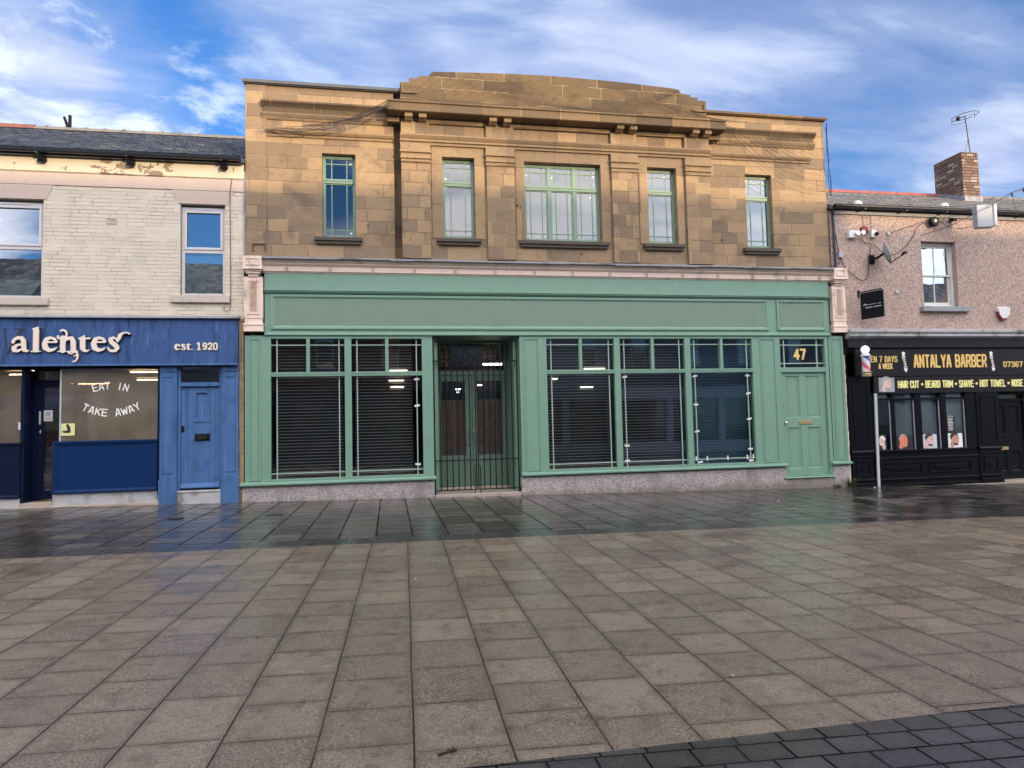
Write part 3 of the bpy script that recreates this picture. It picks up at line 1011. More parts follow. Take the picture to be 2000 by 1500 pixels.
# end strip and pilasters
obj('pilaster', M().box(-2.795, -2.38, -0.025, 0.0, 5.0, 8.79), 'stone', B)
for (a, b_) in ((0.42, 1.03), (2.27, 2.89), (5.15, 5.77), (6.95, 7.56)):
    p_ = obj('pilaster', M().box(a, b_, YP, YC, 5.10, 7.19), 'stone_pier', B, bevel=0.006)
    cp = M()
    for z0, z1, dpt in ((7.19, 7.225, 0.030), (7.225, 7.27, 0.012), (7.27, 7.315, 0.045), (7.315, 7.40, 0.022), (7.40, 7.45, 0.06), (7.45, 7.60, 0.03)):
        cp.box(a - dpt * .5, b_ + dpt * .5, YP - dpt, YC, z0, z1)
    obj('capital', cp, 'stone_trim', p_, bevel=0.006)
# strings and frieze
sm = M()
mould(sm, 0.40, 7.58, [(YC - .06, 7.60), (YC - .06, 7.645), (YC - .10, 7.66), (YC - .10, 7.70), (YC - .13, 7.73), (YC - .16, 7.77), (YC - .16, 7.80), (YC - .05, 7.815)], YC + .002)
obj('string_course', sm, 'stone_trim', B)
for a, b_ in ((-2.38, 0.26), (7.60, 10.32)):
    sm = M()
    mould(sm, a, b_, [(-.03, 7.70), (-.03, 7.745), (-.06, 7.76), (-.09, 7.80), (-.09, 7.835), (-.02, 7.85)], 0.002)
    obj('string_course', sm, 'stone_trim', B)
# shallow piers in the frieze above each pilaster
for (a, b_) in ((0.42, 1.03), (2.27, 2.89), (5.15, 5.77), (6.95, 7.56)):
    obj('frieze_block', M().box(a, b_, YP, YC, 7.80, 8.10), 'stone_pier', B, bevel=0.006)
# main cornice
cm = M()
mould(cm, 0.14, 7.86, [(-.20, 8.08), (-.215, 8.10), (-.22, 8.195), (-.47, 8.20), (-.50, 8.215), (-.50, 8.375), (-.53, 8.39), (-.53, 8.42), (-.20, 8.50)], -.1)
obj('cornice', cm, 'stone_cornice', B)
for a in (0.50, 0.80, 2.33, 2.65, 5.25, 5.56, 7.08, 7.38):
    bb_ = M()
    bb_.prism([(-.218, 8.07), (-.30, 8.085), (-.42, 8.12), (-.43, 8.198), (-.218, 8.198)], a, a + .165)
    obj('bracket', bb_, 'stone_trim', B, bevel=0.005)
# wing cornices
for a, b_ in ((-2.47, 0.14), (7.86, 10.44)):
    cm = M()
    mould(cm, a, b_, [(-.02, 8.06), (-.05, 8.10), (-.09, 8.165), (-.09, 8.19), (-.05, 8.20)], 0.002)
    obj('cornice', cm, 'stone_trim', B)
    obj('cornice', M().box(a + .03, b_ - .03, -.055, 0.002, 8.20, 8.32), 'stone_dark', B)  # darker stone band between the mouldings
    cm = M()
    mould(cm, a, b_, [(-.06, 8.32), (-.09, 8.35), (-.15, 8.395), (-.15, 8.43), (-.05, 8.48)], 0.002)
    obj('cornice', cm, 'stone_cornice', B)
# parapet copings
obj('coping', M().box(-2.83, 0.50, -0.06, 0.40, 8.80, 8.875).box(-2.86, 0.50, -0.09, -0.06, 8.815, 8.885), 'lead_dark', B, bevel=0.006)
obj('coping', M().box(7.50, 10.77, -0.06, 0.40, 8.78, 8.845).box(7.50, 10.80, -0.09, -0.06, 8.795, 8.855), 'stone_cornice', B, bevel=0.006)
# stepped and curved pediment
out = [(0.42, 8.45), (0.42, 9.00), (0.62, 9.00), (0.62, 9.10), (0.80, 9.10), (0.80, 9.15), (1.03, 9.17), (1.12, 9.27)]
n_ = 24
for k in range(n_ + 1):
    t = k / n_
    out.append((1.3 + (6.68 - 1.3) * t, 9.285 + 0.085 * math.sin(math.pi * t)))
out += [(6.86, 9.27), (6.95, 9.17), (7.18, 9.15), (7.18, 9.10), (7.36, 9.10), (7.36, 9.03), (7.56, 9.03), (7.56, 8.45)]
pm = M()
pm.prism(out, YC - .01, 0.36, 'y')
pd = obj('pediment', pm, 'stone_parapet', B, bevel=0.008)
# kerb blocks standing proud at both ends
sb = M()
for a, b_ in ((0.44, 0.78), (7.20, 7.54)):
    sb.box(a, b_, YC - .05, YC - .01, 8.74, 8.79)
    sb.box(a + (.28 if a > 4 else 0), b_ - (0 if a > 4 else .28), YC - .05, YC - .01, 8.79, 8.93)
obj('fret', sb, 'stone_cornice', pd, bevel=0.004)
# upper windows: frame, transom, glazing bars, panes


def upper_window(x0, x1, z0, z1, yf, lights=1, dots=()):
    wf = M()
    f = 0.045
    wf.ring(x0 + .002, x1 - .002, z0 + .002, z1 - .002, f, yf, yf + .07, wb=.06, wt=.05)
    zt = z0 + (z1 - z0) * 0.665
    wf.box(x0 + f, x1 - f, yf - .012, yf + .07, zt, zt + .085)
    wf.box(x0 + f, x1 - f, yf - .022, yf - .012, zt + .055, zt + .075)
    iw = (x1 - x0 - 2 * f)
    mw = 0.075
    lw_ = (iw - mw * (lights - 1)) / lights
    wlist = []
    for i in range(lights):
        a = x0 + f + i * (lw_ + mw)
        wlist.append((a, a + lw_))
        if i:
            wf.box(a - mw, a, yf - .003, yf + .07, z0 + .062, zt)
            wf.box(a - mw, a, yf - .003, yf + .07, zt + .085, z1 - .052)
    o = obj('window', wf, 'green_window', B, bevel=0.004)
    bars = M()
    tb = 0.011
    for a, b_ in wlist:
        xa, xb = a + lw_ * .24, b_ - lw_ * .24
        # casement frames
        bars.ring(a, b_, z0 + .062, zt, .022, yf + .010, yf + .05)
        bars.ring(a, b_, zt + .085, z1 - .052, .022, yf + .010, yf + .05)
        for q in (xa, xb):
            bars.box(q - tb, q + tb, yf + .022, yf + .048, z0 + .084, zt - .022)
            bars.box(q - tb, q + tb, yf + .022, yf + .048, zt + .107, z1 - .074)
        bars.box(a + .022, b_ - .022, yf + .019, yf + .048, z0 + .19, z0 + .19 + 2 * tb)
        bars.box(a + .022, b_ - .022, yf + .019, yf + .048, z1 - .19, z1 - .19 + 2 * tb)
    obj('glazing_bar', bars, 'green_window', o)
    gm = M()
    for a, b_ in wlist:
        gm.box(a, b_, yf + .030, yf + .034, z0 + .06, zt + .01)
        gm.box(a, b_, yf + .030, yf + .034, zt + .08, z1 - .05)
    obj('pane', gm, 'glass_upper', o)
    if dots:
        dm = M()
        for (q, zq) in dots:
            dm.lathe([(0.026, yf + .0275), (0.026, yf + .0295)], q, 0, 10, 'y', zq)
        obj('sticker', dm, 'white_plastic', o)
    # a dim ceiling and blind box behind
    return o


upper_window(*UP[0], 0.13, 1, [(-0.66, 7.22), (-0.66, 5.70)])
upper_window(*UP[1], 0.13, 1, [(8.66, 6.80), (8.67, 7.26)])
upper_window(*CW[0], -0.02, 1, [(1.39, 6.94), (1.39, 6.75)])
upper_window(*CW[1], -0.02, 3, [(3.19, 7.10), (3.79, 7.07), (4.77, 7.13), (4.69, 6.64)])
upper_window(*CW[2], -0.02, 1, [(6.52, 7.20), (6.63, 5.70)])
for a, b_, yb in ((-1.41, -.42, 0.0), (8.44, 9.40, 0.0), (1.16, 2.13, YC), (2.98, 5.04, YC), (5.88, 6.87, YC)):
    obj('window_sill', M().box(a, b_, yb - .10, yb + .12, 5.475, 5.555).box(a + .03, b_ - .03, yb - .065, yb + .0, 5.41, 5.475), 'dark_sill', B, bevel=0.008)
# raised surrounds
for (a, b_, c_) in ((1.07, 2.235, CW[0]), (2.93, 5.11, CW[1]), (5.81, 6.91, CW[2])):
    sm = M()
    sm.ring(a, b_, 5.56, 7.60, c_[0] - a - .0, YC - .018, YC, wr=b_ - c_[1], wt=7.60 - c_[3], wb=0)
    obj('window_surround', sm, 'stone_trim', B, bevel=0.004)
ibx = M()
for a, b_ in ((-1.5, -.3), (1.0, 2.3), (2.9, 5.1), (5.7, 7.0), (8.3, 9.5)):
    ibx.box(a, b_, 2.0, 2.1, 4.6, 8.0)
obj('interior_wall', ibx, 'interior_wall', B)
# lead flashing over the shop cornice, rust stains and anchors
fl = M()
fl.prism([(0.0, 5.12), (-.05, 5.115), (-.26, 5.065), (-.27, 5.035), (-.24, 5.03), (0.0, 5.03)], -2.44, 10.66)
fl.prism([(0.0, 5.13), (-.05, 5.125), (-.13, 5.10), (-.14, 5.075), (0.0, 5.075)], -2.83, -2.44).prism([(0.0, 5.13), (-.05, 5.125), (-.13, 5.10), (-.14, 5.075), (0.0, 5.075)], 10.66, 11.06)
lips = M()
rr_ = random.Random(3)
xx = -2.44
while xx < 10.5:
    x2 = min(xx + rr_.uniform(.5, 1.4), 10.62)
    lips.prism([(-.263, 5.036), (-.278, 5.034 - rr_.uniform(0, .02)), (-.278, 5.062), (-.263, 5.064)], xx + .01, x2 - .01)
    xx = x2
fo = obj('flashing', fl, 'lead', B, bevel=0.004)
obj('lead_lip', lips, 'lead', fo)
cc = M()
mould(cc, -2.44, 10.66, [(-.06, 4.765), (-.075, 4.785), (-.10, 4.80), (-.10, 4.90), (-.12, 4.915), (-.15, 4.945), (-.15, 4.965), (-.18, 4.98), (-.20, 5.01), (-.20, 5.03)], 0.0)
shopcorn = obj('shop_cornice', cc, 'faience', B)
jn = M()
for q in np.arange(-2.0, 10.6, 0.88):
    jn.box(q, q + .012, -.106, -.100, 4.80, 4.90)
    jn.box(q + .03, q + .06, -.112, -.100, 4.81, 4.89)
obj('joint', jn, 'faience_dirty', shopcorn)


def corbel(xa, xb):
    m_ = M()
    m_.box(xa, xb, -.24, 0, 4.83, 5.075)                      # head block
    m_.ring(xa + .05, xb - .05, 4.88, 5.03, .02, -.255, -.24)
    for z0, z1, dd, ii in ((4.80, 4.83, .25, -.015), (4.765, 4.80, .21, .02), (4.72, 4.765, .19, .05), (4.665, 4.72, .15, .085)):
        m_.box(xa + ii, xb - ii, -dd, 0, z0, z1)
    m_.box(xa + .0, xb - .0, -.12, 0, 3.80, 4.665)
    m_.box(xa + .01, xb - .01, -.11, 0, 3.70, 3.80)
    m_.box(xa - .01, xb + .01, -.13, 0, 3.53, 3.70)
    m_.box(xa - .02, xb + .02, -.145, 0, 3.66, 3.685)
    m_.ring(xa + .06, xb - .06, 3.88, 4.60, .03, -.135, -.12)
    m_.ring(xa + .095, xb - .095, 3.92, 4.56, .012, -.128, -.12)
    o = obj('corbel', m_, 'faience', B, bevel=0.006)
    obj('panel', M().box(xa + .12, xb - .12, -.1235, -.1205, 3.94, 4.54), 'faience_dirty', o)


corbel(-2.81, -2.44)
corbel(10.66, 11.02)
# green fascia
XL, XR = -2.42, 10.62
fa = M()
fa.box(XL, XR, -.05, 0, 4.42, 4.765)                            # top board
mould(fa, XL, XR, [(-.035, 4.335), (-.05, 4.345), (-.085, 4.37), (-.085, 4.385), (-.105, 4.395), (-.105, 4.42)], 0)
fa.box(XL, XR, -.02, 0, 3.50, 4.335)
mould(fa, XL, XR, [(-.03, 3.455), (-.075, 3.46), (-.075, 3.485), (-.045, 3.50), (-.022, 3.53)], 0)
fas = obj('fascia', fa, 'green_paint', B)
for a, b_ in ((-2.30, 9.00), (9.22, 10.50)):
    z0, z1 = 3.585, 4.315
    m_ = M().ring(a, b_, z0, z1, .045, -.055, -.020)
    m_.bevel_panel(a + .045, b_ - .045, z0 + .045, z1 - .045, -.048, -.024, .035)
    obj('moulding', m_, 'green_paint', fas, bevel=0.004)
    obj('sign_panel', M().box(a + .075, b_ - .075, -.026, -.0205, z0 + .075, z1 - .075), 'green_panel', fas)
# shop front carcass: stall riser, sills, pillars
ZS = 0.43
pl = M()


def slope_box(mb, x0, x1, y0, y1, z1, zlow=-.35):
    mb.box(x0, x1, y0, y1, zlow, z1)


slope_box(pl, -2.86, 1.03, -.05, .25, 0.375)
slope_box(pl, 2.93, 9.28, -.05, .25, 0.345)
slope_box(pl, 9.28, 10.52, -.05, .25, 0.095)
slope_box(pl, 10.52, 10.95, -.05, .25, 0.345)
obj('plinth', pl, 'granite_chip', B, bevel=0.01)
for a, b_ in ((-2.90, 1.06), (2.93, 9.32), (10.48, 10.99)):
    s_ = M().prism([(-.02, .375), (-.115, .365), (-.125, .38), (-.125, .405), (-.10, .415), (-.05, .44), (.25, .445), (.25, .375)], a, b_)
    obj('shop_sill', s_, 'green_paint', B)


def pillar(xa, xb, pa, pb, z0=.44, z1=3.455, y=-.03):
    o = obj('pillar', M().box(xa, xb, y, .15, z0, z1), 'green_paint', B)
    f = M().ring(pa - .035, pb + .035, z0 + .03, z1 - .05, .035, y - .014, y)
    f.ring(pa + .012, pb - .012, z0 + .078, z1 - .098, .010, y - .006, y)
    obj('moulding', f, 'green_paint', o, bevel=0.003)


pillar(-2.81, -2.36, -2.70, -2.53)
pillar(2.95, 3.50, 3.06, 3.36)
pillar(8.62, 9.22, 8.77, 9.11)
pillar(10.56, 10.95, 10.66, 10.88)
# shop windows


def shop_window(xa, xb, tape=(), blue=False, left_edge=.05, right_edge=.05, short=None):
    z0, z1 = 0.445, 3.45
    y0, y1 = -.035, .06
    f = M()
    zt = 2.60
    f.ring(xa, xb, z0, z1, left_edge, y0, y1, wr=right_edge, wt=.06, wb=.04)
    f.box(xa + left_edge, xb - right_edge, y0 - .012, y1, zt, zt + .085)
    f.box(xa + left_edge, xb - right_edge, y0 - .022, y0 - .012, zt + .05, zt + .07)
    xm = (xa + xb) / 2 + (left_edge - right_edge) / 2
    f.box(xm - .035, xm + .035, y0 - .003, y1, zt + .087, z1 - .062)
    o = obj('shop_window', f, 'green_paint', B, bevel=0.003)
    a, b_ = xa + left_edge, xb - right_edge
    bars = M()
    bw = .011
    yb0, yb1 = y0 + .055, y0 + .075
    ins = .115
    za, zb = z0 + .04, zt
    zh = z0 + .04 + .11
    for q in (a + ins, b_ - ins):
        bars.box(q - bw, q + bw, yb0, yb1, za, zb)
        bars.box(q - bw, q + bw, yb0, yb1, zt + .087, z1 - .062)
    bars.box(a, b_, yb0 - .003, yb1, zh - bw, zh + bw)
    bars.box(a, xm - .035, yb0 - .003, yb1, z1 - .20, z1 - .18)
    bars.box(xm + .035, b_, yb0 - .003, yb1, z1 - .20, z1 - .18)
    obj('glazing_bar', bars, 'green_bar', o)
    g = M()
    yg = yb1 + .003
    g.box(a - .01, b_ + .01, yg, yg + .004, za - .01, zb + .01)
    g.box(a - .01, b_ + .01, yg, yg + .004, zt + .08, z1 - .055)
    obj('pane', g, 'glass_shop', o)
    if tape:
        for (u_, z_, hz) in tape:
            q = a + ins if u_ == 'l' else (b_ - ins if u_ == 'r' else a + (b_ - a) * u_)
            tm = M()
            tilt = random.uniform(-.012, .012)
            ln, hh = (.115, .042) if hz else (.035, .10)
            tm.prism([(q - ln / 2, z_ - hh / 2 + tilt), (q + ln / 2, z_ - hh / 2 - tilt), (q + ln / 2, z_ + hh / 2 - tilt), (q - ln / 2, z_ + hh / 2 + tilt)], yb0 - .006, yb0 - .0035, 'y')
            obj('tape', tm, 'white_plastic', o)
    return o


W5 = [(-2.36, -.745), (-.745, .885), (3.50, 5.205), (5.205, 6.915), (6.915, 8.62)]
shop_window(*W5[0], left_edge=.06, right_edge=.07)
shop_window(*W5[1], left_edge=.07, right_edge=.08, tape=[('r', 2.52, 1), ('r', 1.95, 1), ('r', .70, 1)])
shop_window(*W5[2], left_edge=.06, right_edge=.07)
shop_window(*W5[3], left_edge=.07, right_edge=.07, tape=[('l', 2.52, 1), ('l', .96, 1), ('l', .62, 1)])
shop_window(*W5[4], left_edge=.07, right_edge=.08, blue=True,
            tape=[('l', 2.52, 1), ('l', 1.86, 1), ('l', 1.24, 1), ('r', 2.52, 1), ('r', 2.10, 1), ('r', 1.50, 1), ('r', .80, 1),
                  (.045, .62, 0), (.11, .53, 1), (.22, .61, 0), (.55, .61, 0), (.87, .61, 0), (.93, .53, 1), (.965, .62, 0)])
obj('pillar', M().box(.885, 1.03, -.03, .15, .44, 3.455), 'green_paint', B, bevel=.003)
# roller blinds of dark slats behind every shop window
for i, (a, b_) in enumerate(W5):
    sl_ = M()
    z = .40
    while z < 3.42:
        sl_.prism([(.30, z), (.285, z + .004), (.278, z + .010), (.296, z + .056), (.306, z + .058)], a + .12 if i < 4 else a + .17, b_ - (.28 if i == 1 else .12))
        z += .066
    so = obj('shutter', sl_, 'slat_blue' if i == 4 else 'slat', B)
    se = M()
    z = .40
    while z < 3.42:
        se.box(a + .125 if i < 4 else a + .175, b_ - (.285 if i == 1 else .125), .268, .277, z + .001, z + .015)
        z += .066
    obj('slat_edge', se, 'slat_edge_blue' if i == 4 else 'slat_edge', so)
# shop interior: dark room with a few lit tubes
obj('interior_wall', M().box(-2.6, 1.15, 3.4, 3.5, -.3, 4.3).box(2.9, 10.5, 3.4, 3.5, -.3, 4.3).box(-2.6, 10.5, .3, 3.4, -.2, -.15), 'interior_dark', B)
lt = M()
for (x, y, z, ln) in ((-.02, .262, 2.715, .36), (-.02, .262, 2.50, .30), (.02, .262, 2.37, .26), (4.62, .262, 2.70, .42), (3.72, .262, 2.52, .16), (4.42, .262, 2.28, .22)):
    pass
# entrance recess
YD = 0.90
rc = M()
rc.box(1.03, 1.15, .15, YD, -.1, 3.46)
rc.box(2.84, 2.95, .15, YD, -.1, 3.46)
obj('porch_wall', rc, 'green_paint', B)
obj('porch_ceiling', M().box(1.03, 2.95, -.0, YD + .1, 3.455, 3.50), 'green_panel', B)
obj('threshold', M().box(1.04, 2.93, -.02, YD + .12, -.3, .035).box(1.16, 2.83, YD - .10, YD + .12, .035, .11), 'stone_step', B, bevel=.01)
df = M()
df.ring(1.15, 2.84, .11, 3.455, .07, YD, YD + .10, wt=.06, wb=.0)
df.box(1.22, 2.77, YD, YD + .10, 2.66, 2.76)
dr = obj('door_frame', df, 'green_porch_shade', B, bevel=.004)
obj('pane', M().box(1.22, 2.77, YD + .05, YD + .054, 2.76, 3.395), 'glass_shop', dr)
for (a, b_, ga, gb, hx) in ((1.22, 1.99, 1.28, 1.84, 1.905), (1.996, 2.77, 2.11, 2.70, 2.03)):
    d_ = M()
    d_.ring(a + .002, b_ - .002, .12, 2.655, ga - a, YD + .02, YD + .07, wr=b_ - gb, wt=.13, wb=.14)
    d_.box(ga, gb, YD + .02, YD + .07, .70, .82)
    d_.box(ga, gb, YD + .035, YD + .06, .26, .70)
    o = obj('door', d_, 'green_porch_shade', B, bevel=.004)
    obj('moulding', M().ring(ga + .03, gb - .03, .29, .67, .012, YD + .028, YD + .035), 'green_porch_shade', o)
    obj('pane', M().box(ga, gb, YD + .045, YD + .05, .82, 2.525), 'glass_shop', o)
    h_ = M().tube([(hx, YD + .02, 1.06), (hx, YD - .04, 1.06), (hx, YD - .04, 1.36), (hx, YD + .02, 1.36)], .016, 8)
    h_.lathe([(.024, YD + .01), (.024, YD + .02)], hx, 0, 10, 'y', 1.06)
    h_.lathe([(.024, YD + .01), (.024, YD + .02)], hx, 0, 10, 'y', 1.36)
    obj('handle', h_, 'chrome', o)
obj('curtain', (lambda mm: [mm.box(1.16 + .055 * k, 1.16 + .055 * k + .045, 1.12 + .03 * (k % 3), 1.16 + .03 * (k % 3), 0.1, 2.1 + .0 * k) for k in range(30)] and mm)(M()), 'curtain_cloth', B)
obj('interior_wall', M().box(1.15, 2.9, 3.0, 3.1, -.2, 3.5), 'interior_wall', B)
cl_ = obj('ceiling_light', M().box(2.45, 2.95, 2.3, 2.42, 3.02, 3.06), 'lamp_white', B)
cl_ = obj('ceiling_light', M().box(2.13, 2.30, 1.38, 1.42, 2.44, 2.47), 'lamp_tube', B)
cl_ = obj('ceiling_light', M().box(1.66, 1.78, 1.38, 1.40, 2.35, 2.375).box(1.69, 1.74, 1.38, 1.40, 2.28, 2.30), 'lamp_white', B)
for (x0_, x1_, z_) in ((.12, .50, 2.72), (.10, .42, 2.50), (.14, .42, 2.36), (4.50, 5.00, 2.725), (3.75, 3.87, 2.50), (4.40, 4.70, 2.30)):
    obj('light_tube', M().box(x0_, x1_, .24, .262, z_, z_ + .02), 'lamp_tube', B)
# side door number 47
s47 = M()
s47.ring(9.22, 10.54, .115, 3.45, .05, -.03, .10, wr=.09, wt=.07, wb=.03)
s47.box(9.27, 10.45, -.025, .10, 2.585, 2.70)
s47.prism([(-.03, .115), (-.10, .10), (-.11, .085), (-.03, .07)], 9.22, 10.55)
fr47 = obj('door_frame', s47, 'green_paint', B, bevel=.004)
obj('pane', M().box(9.27, 10.45, .045, .05, 2.70, 3.38), 'glass_shop', fr47)
gb_ = M()
for q in (9.40, 10.27):
    gb_.box(q - .013, q + .013, .02, .044, 2.70, 3.38)
for q in (3.24, 2.80):
    gb_.box(9.27, 10.45, .017, .044, q - .012, q + .012)
obj('glazing_bar', gb_, 'green_bar', fr47)
n47 = sdf_mesh(text_strokes('47', 9.66, 9.99, 2.885, 3.155, .026), .007, .036, .043)
obj('house_number', n47, 'gold_letter', fr47)
obj('interior_wall', M().box(9.2, 10.5, .45, .5, 2.4, 3.5), 'interior_dark', B)
dm = M()
dx0, dx1, dz0, dz1 = 9.272, 10.448, .15, 2.583
pan = [(9.41, 9.77, 1.50, 2.50), (9.93, 10.30, 1.50, 2.50), (9.41, 9.77, .30, 1.27), (9.93, 10.30, .30, 1.27)]
wall_holes(dx0, dx1, dz0, dz1, pan, .03, .075, dm)
ds = obj('door', dm, 'green_paint', B)
for q in pan:
    pm_ = M().box(q[0], q[1], .055, .06, q[2], q[3])
    pm_.bevel_panel(q[0], q[1], q[2], q[3], .030, .055, .022)
    pm_.ring(q[0] + .05, q[1] - .05, q[2] + .05, q[3] - .05, .008, .050, .055)
    obj('door_panel', pm_, 'green_paint', ds)
lb = M().box(9.72, 10.06, .015, .029, 1.345, 1.435)
lb.ring(9.745, 10.035, 1.365, 1.415, .008, .008, .015)
obj('letter_box', lb, 'brass', ds, bevel=.004)
kn = M().lathe([(.012, .03), (.012, -.01), (.032, -.02), (.036, -.04), (.02, -.055)], 9.345, 0, 12, 'y', 1.385)
obj('door_knob', kn, 'chrome', ds, smooth=True)
obj('keyhole', M().lathe([(.014, .024), (.014, .03)], 9.335, 0, 8, 'y', 1.78), 'iron', ds)
# white mastic line down the right edge
mm_ = M()
zz_ = -.12
rr_ = random.Random(5)
while zz_ < 2.9:
    wv2 = .012 + rr_.random() * .014
    mm_.box(10.955, 10.955 + wv2, -.035, .0, zz_, zz_ + .115)
    zz_ += .115
obj('mastic_line', mm_, 'cream_letter', B)
# rusty bracket low on the left strip, small anchors on the wall
an = M()
for q in ((-2.66, 5.22), (-2.42, 5.22)):
    an.box(q[0], q[0] + .025, -.05, -.0255, q[1], q[1] + .14)
an.box(-2.66, -2.395, -.05, -.0255, 5.362, 5.385)
obj('iron_bracket', an, 'cable_brown', B)
an = M()
for (x, z) in ((-1.62, 7.72), (2.95, 6.35), (3.02, 6.30), (-.3, 5.85), (4.4, 5.3), (7.9, 5.75)):
    an.lathe([(.018, YC - .05 if .5 < x < 7.5 else -.03), (.018, YC if .5 < x < 7.5 else 0.0)], x, 0, 8, 'y', z)
obj('wall_anchor', an, 'cable_brown', B)

# bird netting gathered over the parapet
nt = M()
rn = random.Random(11)


def strand(p0, p1, sag, r=.006, n=12, jit=.02, y0=None):
    pts = []
    for k in range(n + 1):
        t = k / n
        pts.append((p0[0] + (p1[0] - p0[0]) * t + rn.uniform(-jit, jit), p0[1] + (p1[1] - p0[1]) * t + rn.uniform(-jit, jit) * .3,
                    p0[2] + (p1[2] - p0[2]) * t - sag * math.sin(math.pi * t) + rn.uniform(-jit, jit)))
    nt.tube(pts, r, 4)


for k in range(14):
    strand((.16, -.50, 8.40 - .01 * k), (-1.4 - .08 * k, -.12, 7.95 - .012 * k), .10 + .012 * k, .005)
for k in range(9):
    strand((.2, -.45, 8.43), (1.2 + .2 * k, -.20, 9.24 - .03 * k), .12 + .02 * k, .0035)
for k in range(7):
    strand((1.2 + .3 * k, -.20, 9.25), (4.1 + .3 * k, -.24, 8.58), .10 + .03 * k, .003)
for k in range(6):
    strand((6.9, -.20, 9.22), (3.6 + .2 * k, -.24, 8.60), .06 + .03 * k, .003)
for k in range(9):
    strand((5.2 + .2 * k, -.20, 9.2 - .01 * k), (7.8 + .1 * k, -.35, 8.50), .10 + .02 * k, .003)
for k in range(7):
    strand((7.75, -.40, 8.48), (10.6, -.12, 7.6 - .12 * k), .15 + .06 * k, .003)
for k in range(9):
    strand((8.1 + .15 * k, -.22, 8.35), (9.2 + .15 * k, -.12, 7.45 + .05 * k), .08, .003)
for k in range(5):
    strand((10.74, -.1, 8.7), (10.78, -.1, 6.9), .02, .0045, jit=.035)
obj('bird_netting', nt, 'net', label='dark bird netting draped over the stone parapet and cornice', cat='netting')

# ------------------------------------------------------------------ iron gate across the entrance
G = empty('security_gate', (1.97, .05, 0.0), 'black wrought iron double gate standing across the recessed green entrance', 'gate')


def gate_leaf(x0, x1, mirror):
    yg = .05
    fr = M()
    t = .011
    xs = [x0 + .012 + (x1 - x0 - .024) * k / 7 for k in range(8)]

    def top(x):
        q = (x1 - x) if mirror else (x - x0)      # distance from the hinge side
        q = (x - x0) if not mirror else (x1 - x)
        return 3.33 if q < .55 else 3.33 - (q - .55) / .36 * .40
    # frame: hinge stile, lock stile, rails, sloping top rail
    hx, lx = (x0, x1) if not mirror else (x1, x0)
    fr.box(min(hx, hx + (.026 if not mirror else -.026)), max(hx, hx + (.026 if not mirror else -.026)), yg - .013, yg + .013, .05, 3.33)
    fr.box(min(lx, lx - (.022 if not mirror else -.022)), max(lx, lx - (.022 if not mirror else -.022)), yg - .011, yg + .011, .10, 2.93)
    for z in (.10, .74, 2.89):
        fr.box(x0 + .03, x1 - .03, yg - .016, yg - .002, z, z + .022)
    kx = hx + (.55 if not mirror else -.55)
    fr.tube([(hx, yg, 3.335), (kx, yg, 3.335), (lx, yg, 2.94)], .012, 6)
    leaf = obj('gate_leaf', fr, 'iron', G)
    for x in xs[1:-1]:
        obj('bar', M().tube([(x, yg + .004, .10), (x, yg + .004, top(x))], .0125, 6), 'iron', leaf)
    bx = lx - (.05 if not mirror else -.05)
    obj('drop_bolt', M().tube([(lx, yg - .02, .62), (bx, yg - .025, .62), (bx, yg - .025, -.03)], .010, 6), 'iron', leaf)
    ft = M().lathe([(.055, .035), (.05, .045), (.02, .06), (.016, .13)], hx, yg, 10)
    obj('foot', ft, 'iron', leaf)
    return leaf


gate_leaf(1.045, 1.965, False)
gate_leaf(1.985, 2.905, True)
obj('rail', M().box(1.035, 2.92, .068, .080, 2.90, 2.925), 'iron', G)

# ------------------------------------------------------------------ cafe on the left
C = empty('cafe_building', (-8.0, 0.0, 0.1), 'cream painted brick building with a blue cafe shop front and a slate roof', 'building')
x0, x1 = -16.0, -2.83
holes = [(-7.9, -6.60, 4.20, 6.18), (-4.07, -3.20, 4.28, 6.19), (-12.2, -11.0, 4.2, 6.18)]
obj('wall', wall_holes(x0, x1, 3.80, 6.47, holes, 0.0, .3), 'cream_brick', C)
obj('render_band', M().box(x0, x1, -.022, .3, 6.47, 6.72), 'pink_plaster', C, bevel=.004)
obj('eaves_band', M().prism([(-.022, 6.72), (-.05, 6.74), (-.05, 7.06), (.3, 7.06), (.3, 6.72)], x0, x1), 'cream_plaster', C)
# lintels and sills
for a, b_, za, zb in ((-7.9, -6.60, 6.18, 6.47), (-4.07, -3.20, 6.19, 6.47)):
    m_ = M()
    m_.prism([(a - .05, za), (b_ + .05, za), (b_ + .17, zb), (a - .17, zb)], -.012, 0.0, 'y')
    obj('lintel', m_, 'pink_plaster', C)
for a, b_ in ((-8.0, -6.47), (-4.23, -3.10)):
    zs = 4.20 if a < -7 else 4.28
    obj('window_sill', M().box(a, b_, -.07, .10, zs - .15, zs), 'cream_sill', C, bevel=.008)


def upvc_window(a, b_, z0, z1, zm):
    f = M()
    yf = .09
    f.ring(a, b_, z0, z1, .055, yf, yf + .06, wt=.075)
    f.box(a + .055, b_ - .055, yf, yf + .06, zm - .04, zm + .03)
    f.ring(a + .05, b_ - .05, zm + .03, z1 - .07, .05, yf - .02, yf + .0)
    o = obj('window', f, 'upvc', C, bevel=.006)
    obj('trickle_vent', M().box(a + .25, b_ - .25, yf - .015, yf, z1 - .045, z1 - .02), 'white_plastic', o)
    g = M().box(a + .05, b_ - .05, yf + .03, yf + .034, z0 + .05, zm - .035).box(a + .09, b_ - .09, yf + .03, yf + .034, zm + .03, z1 - .07)
    obj('pane', g, 'glass_bright', o)
    return o


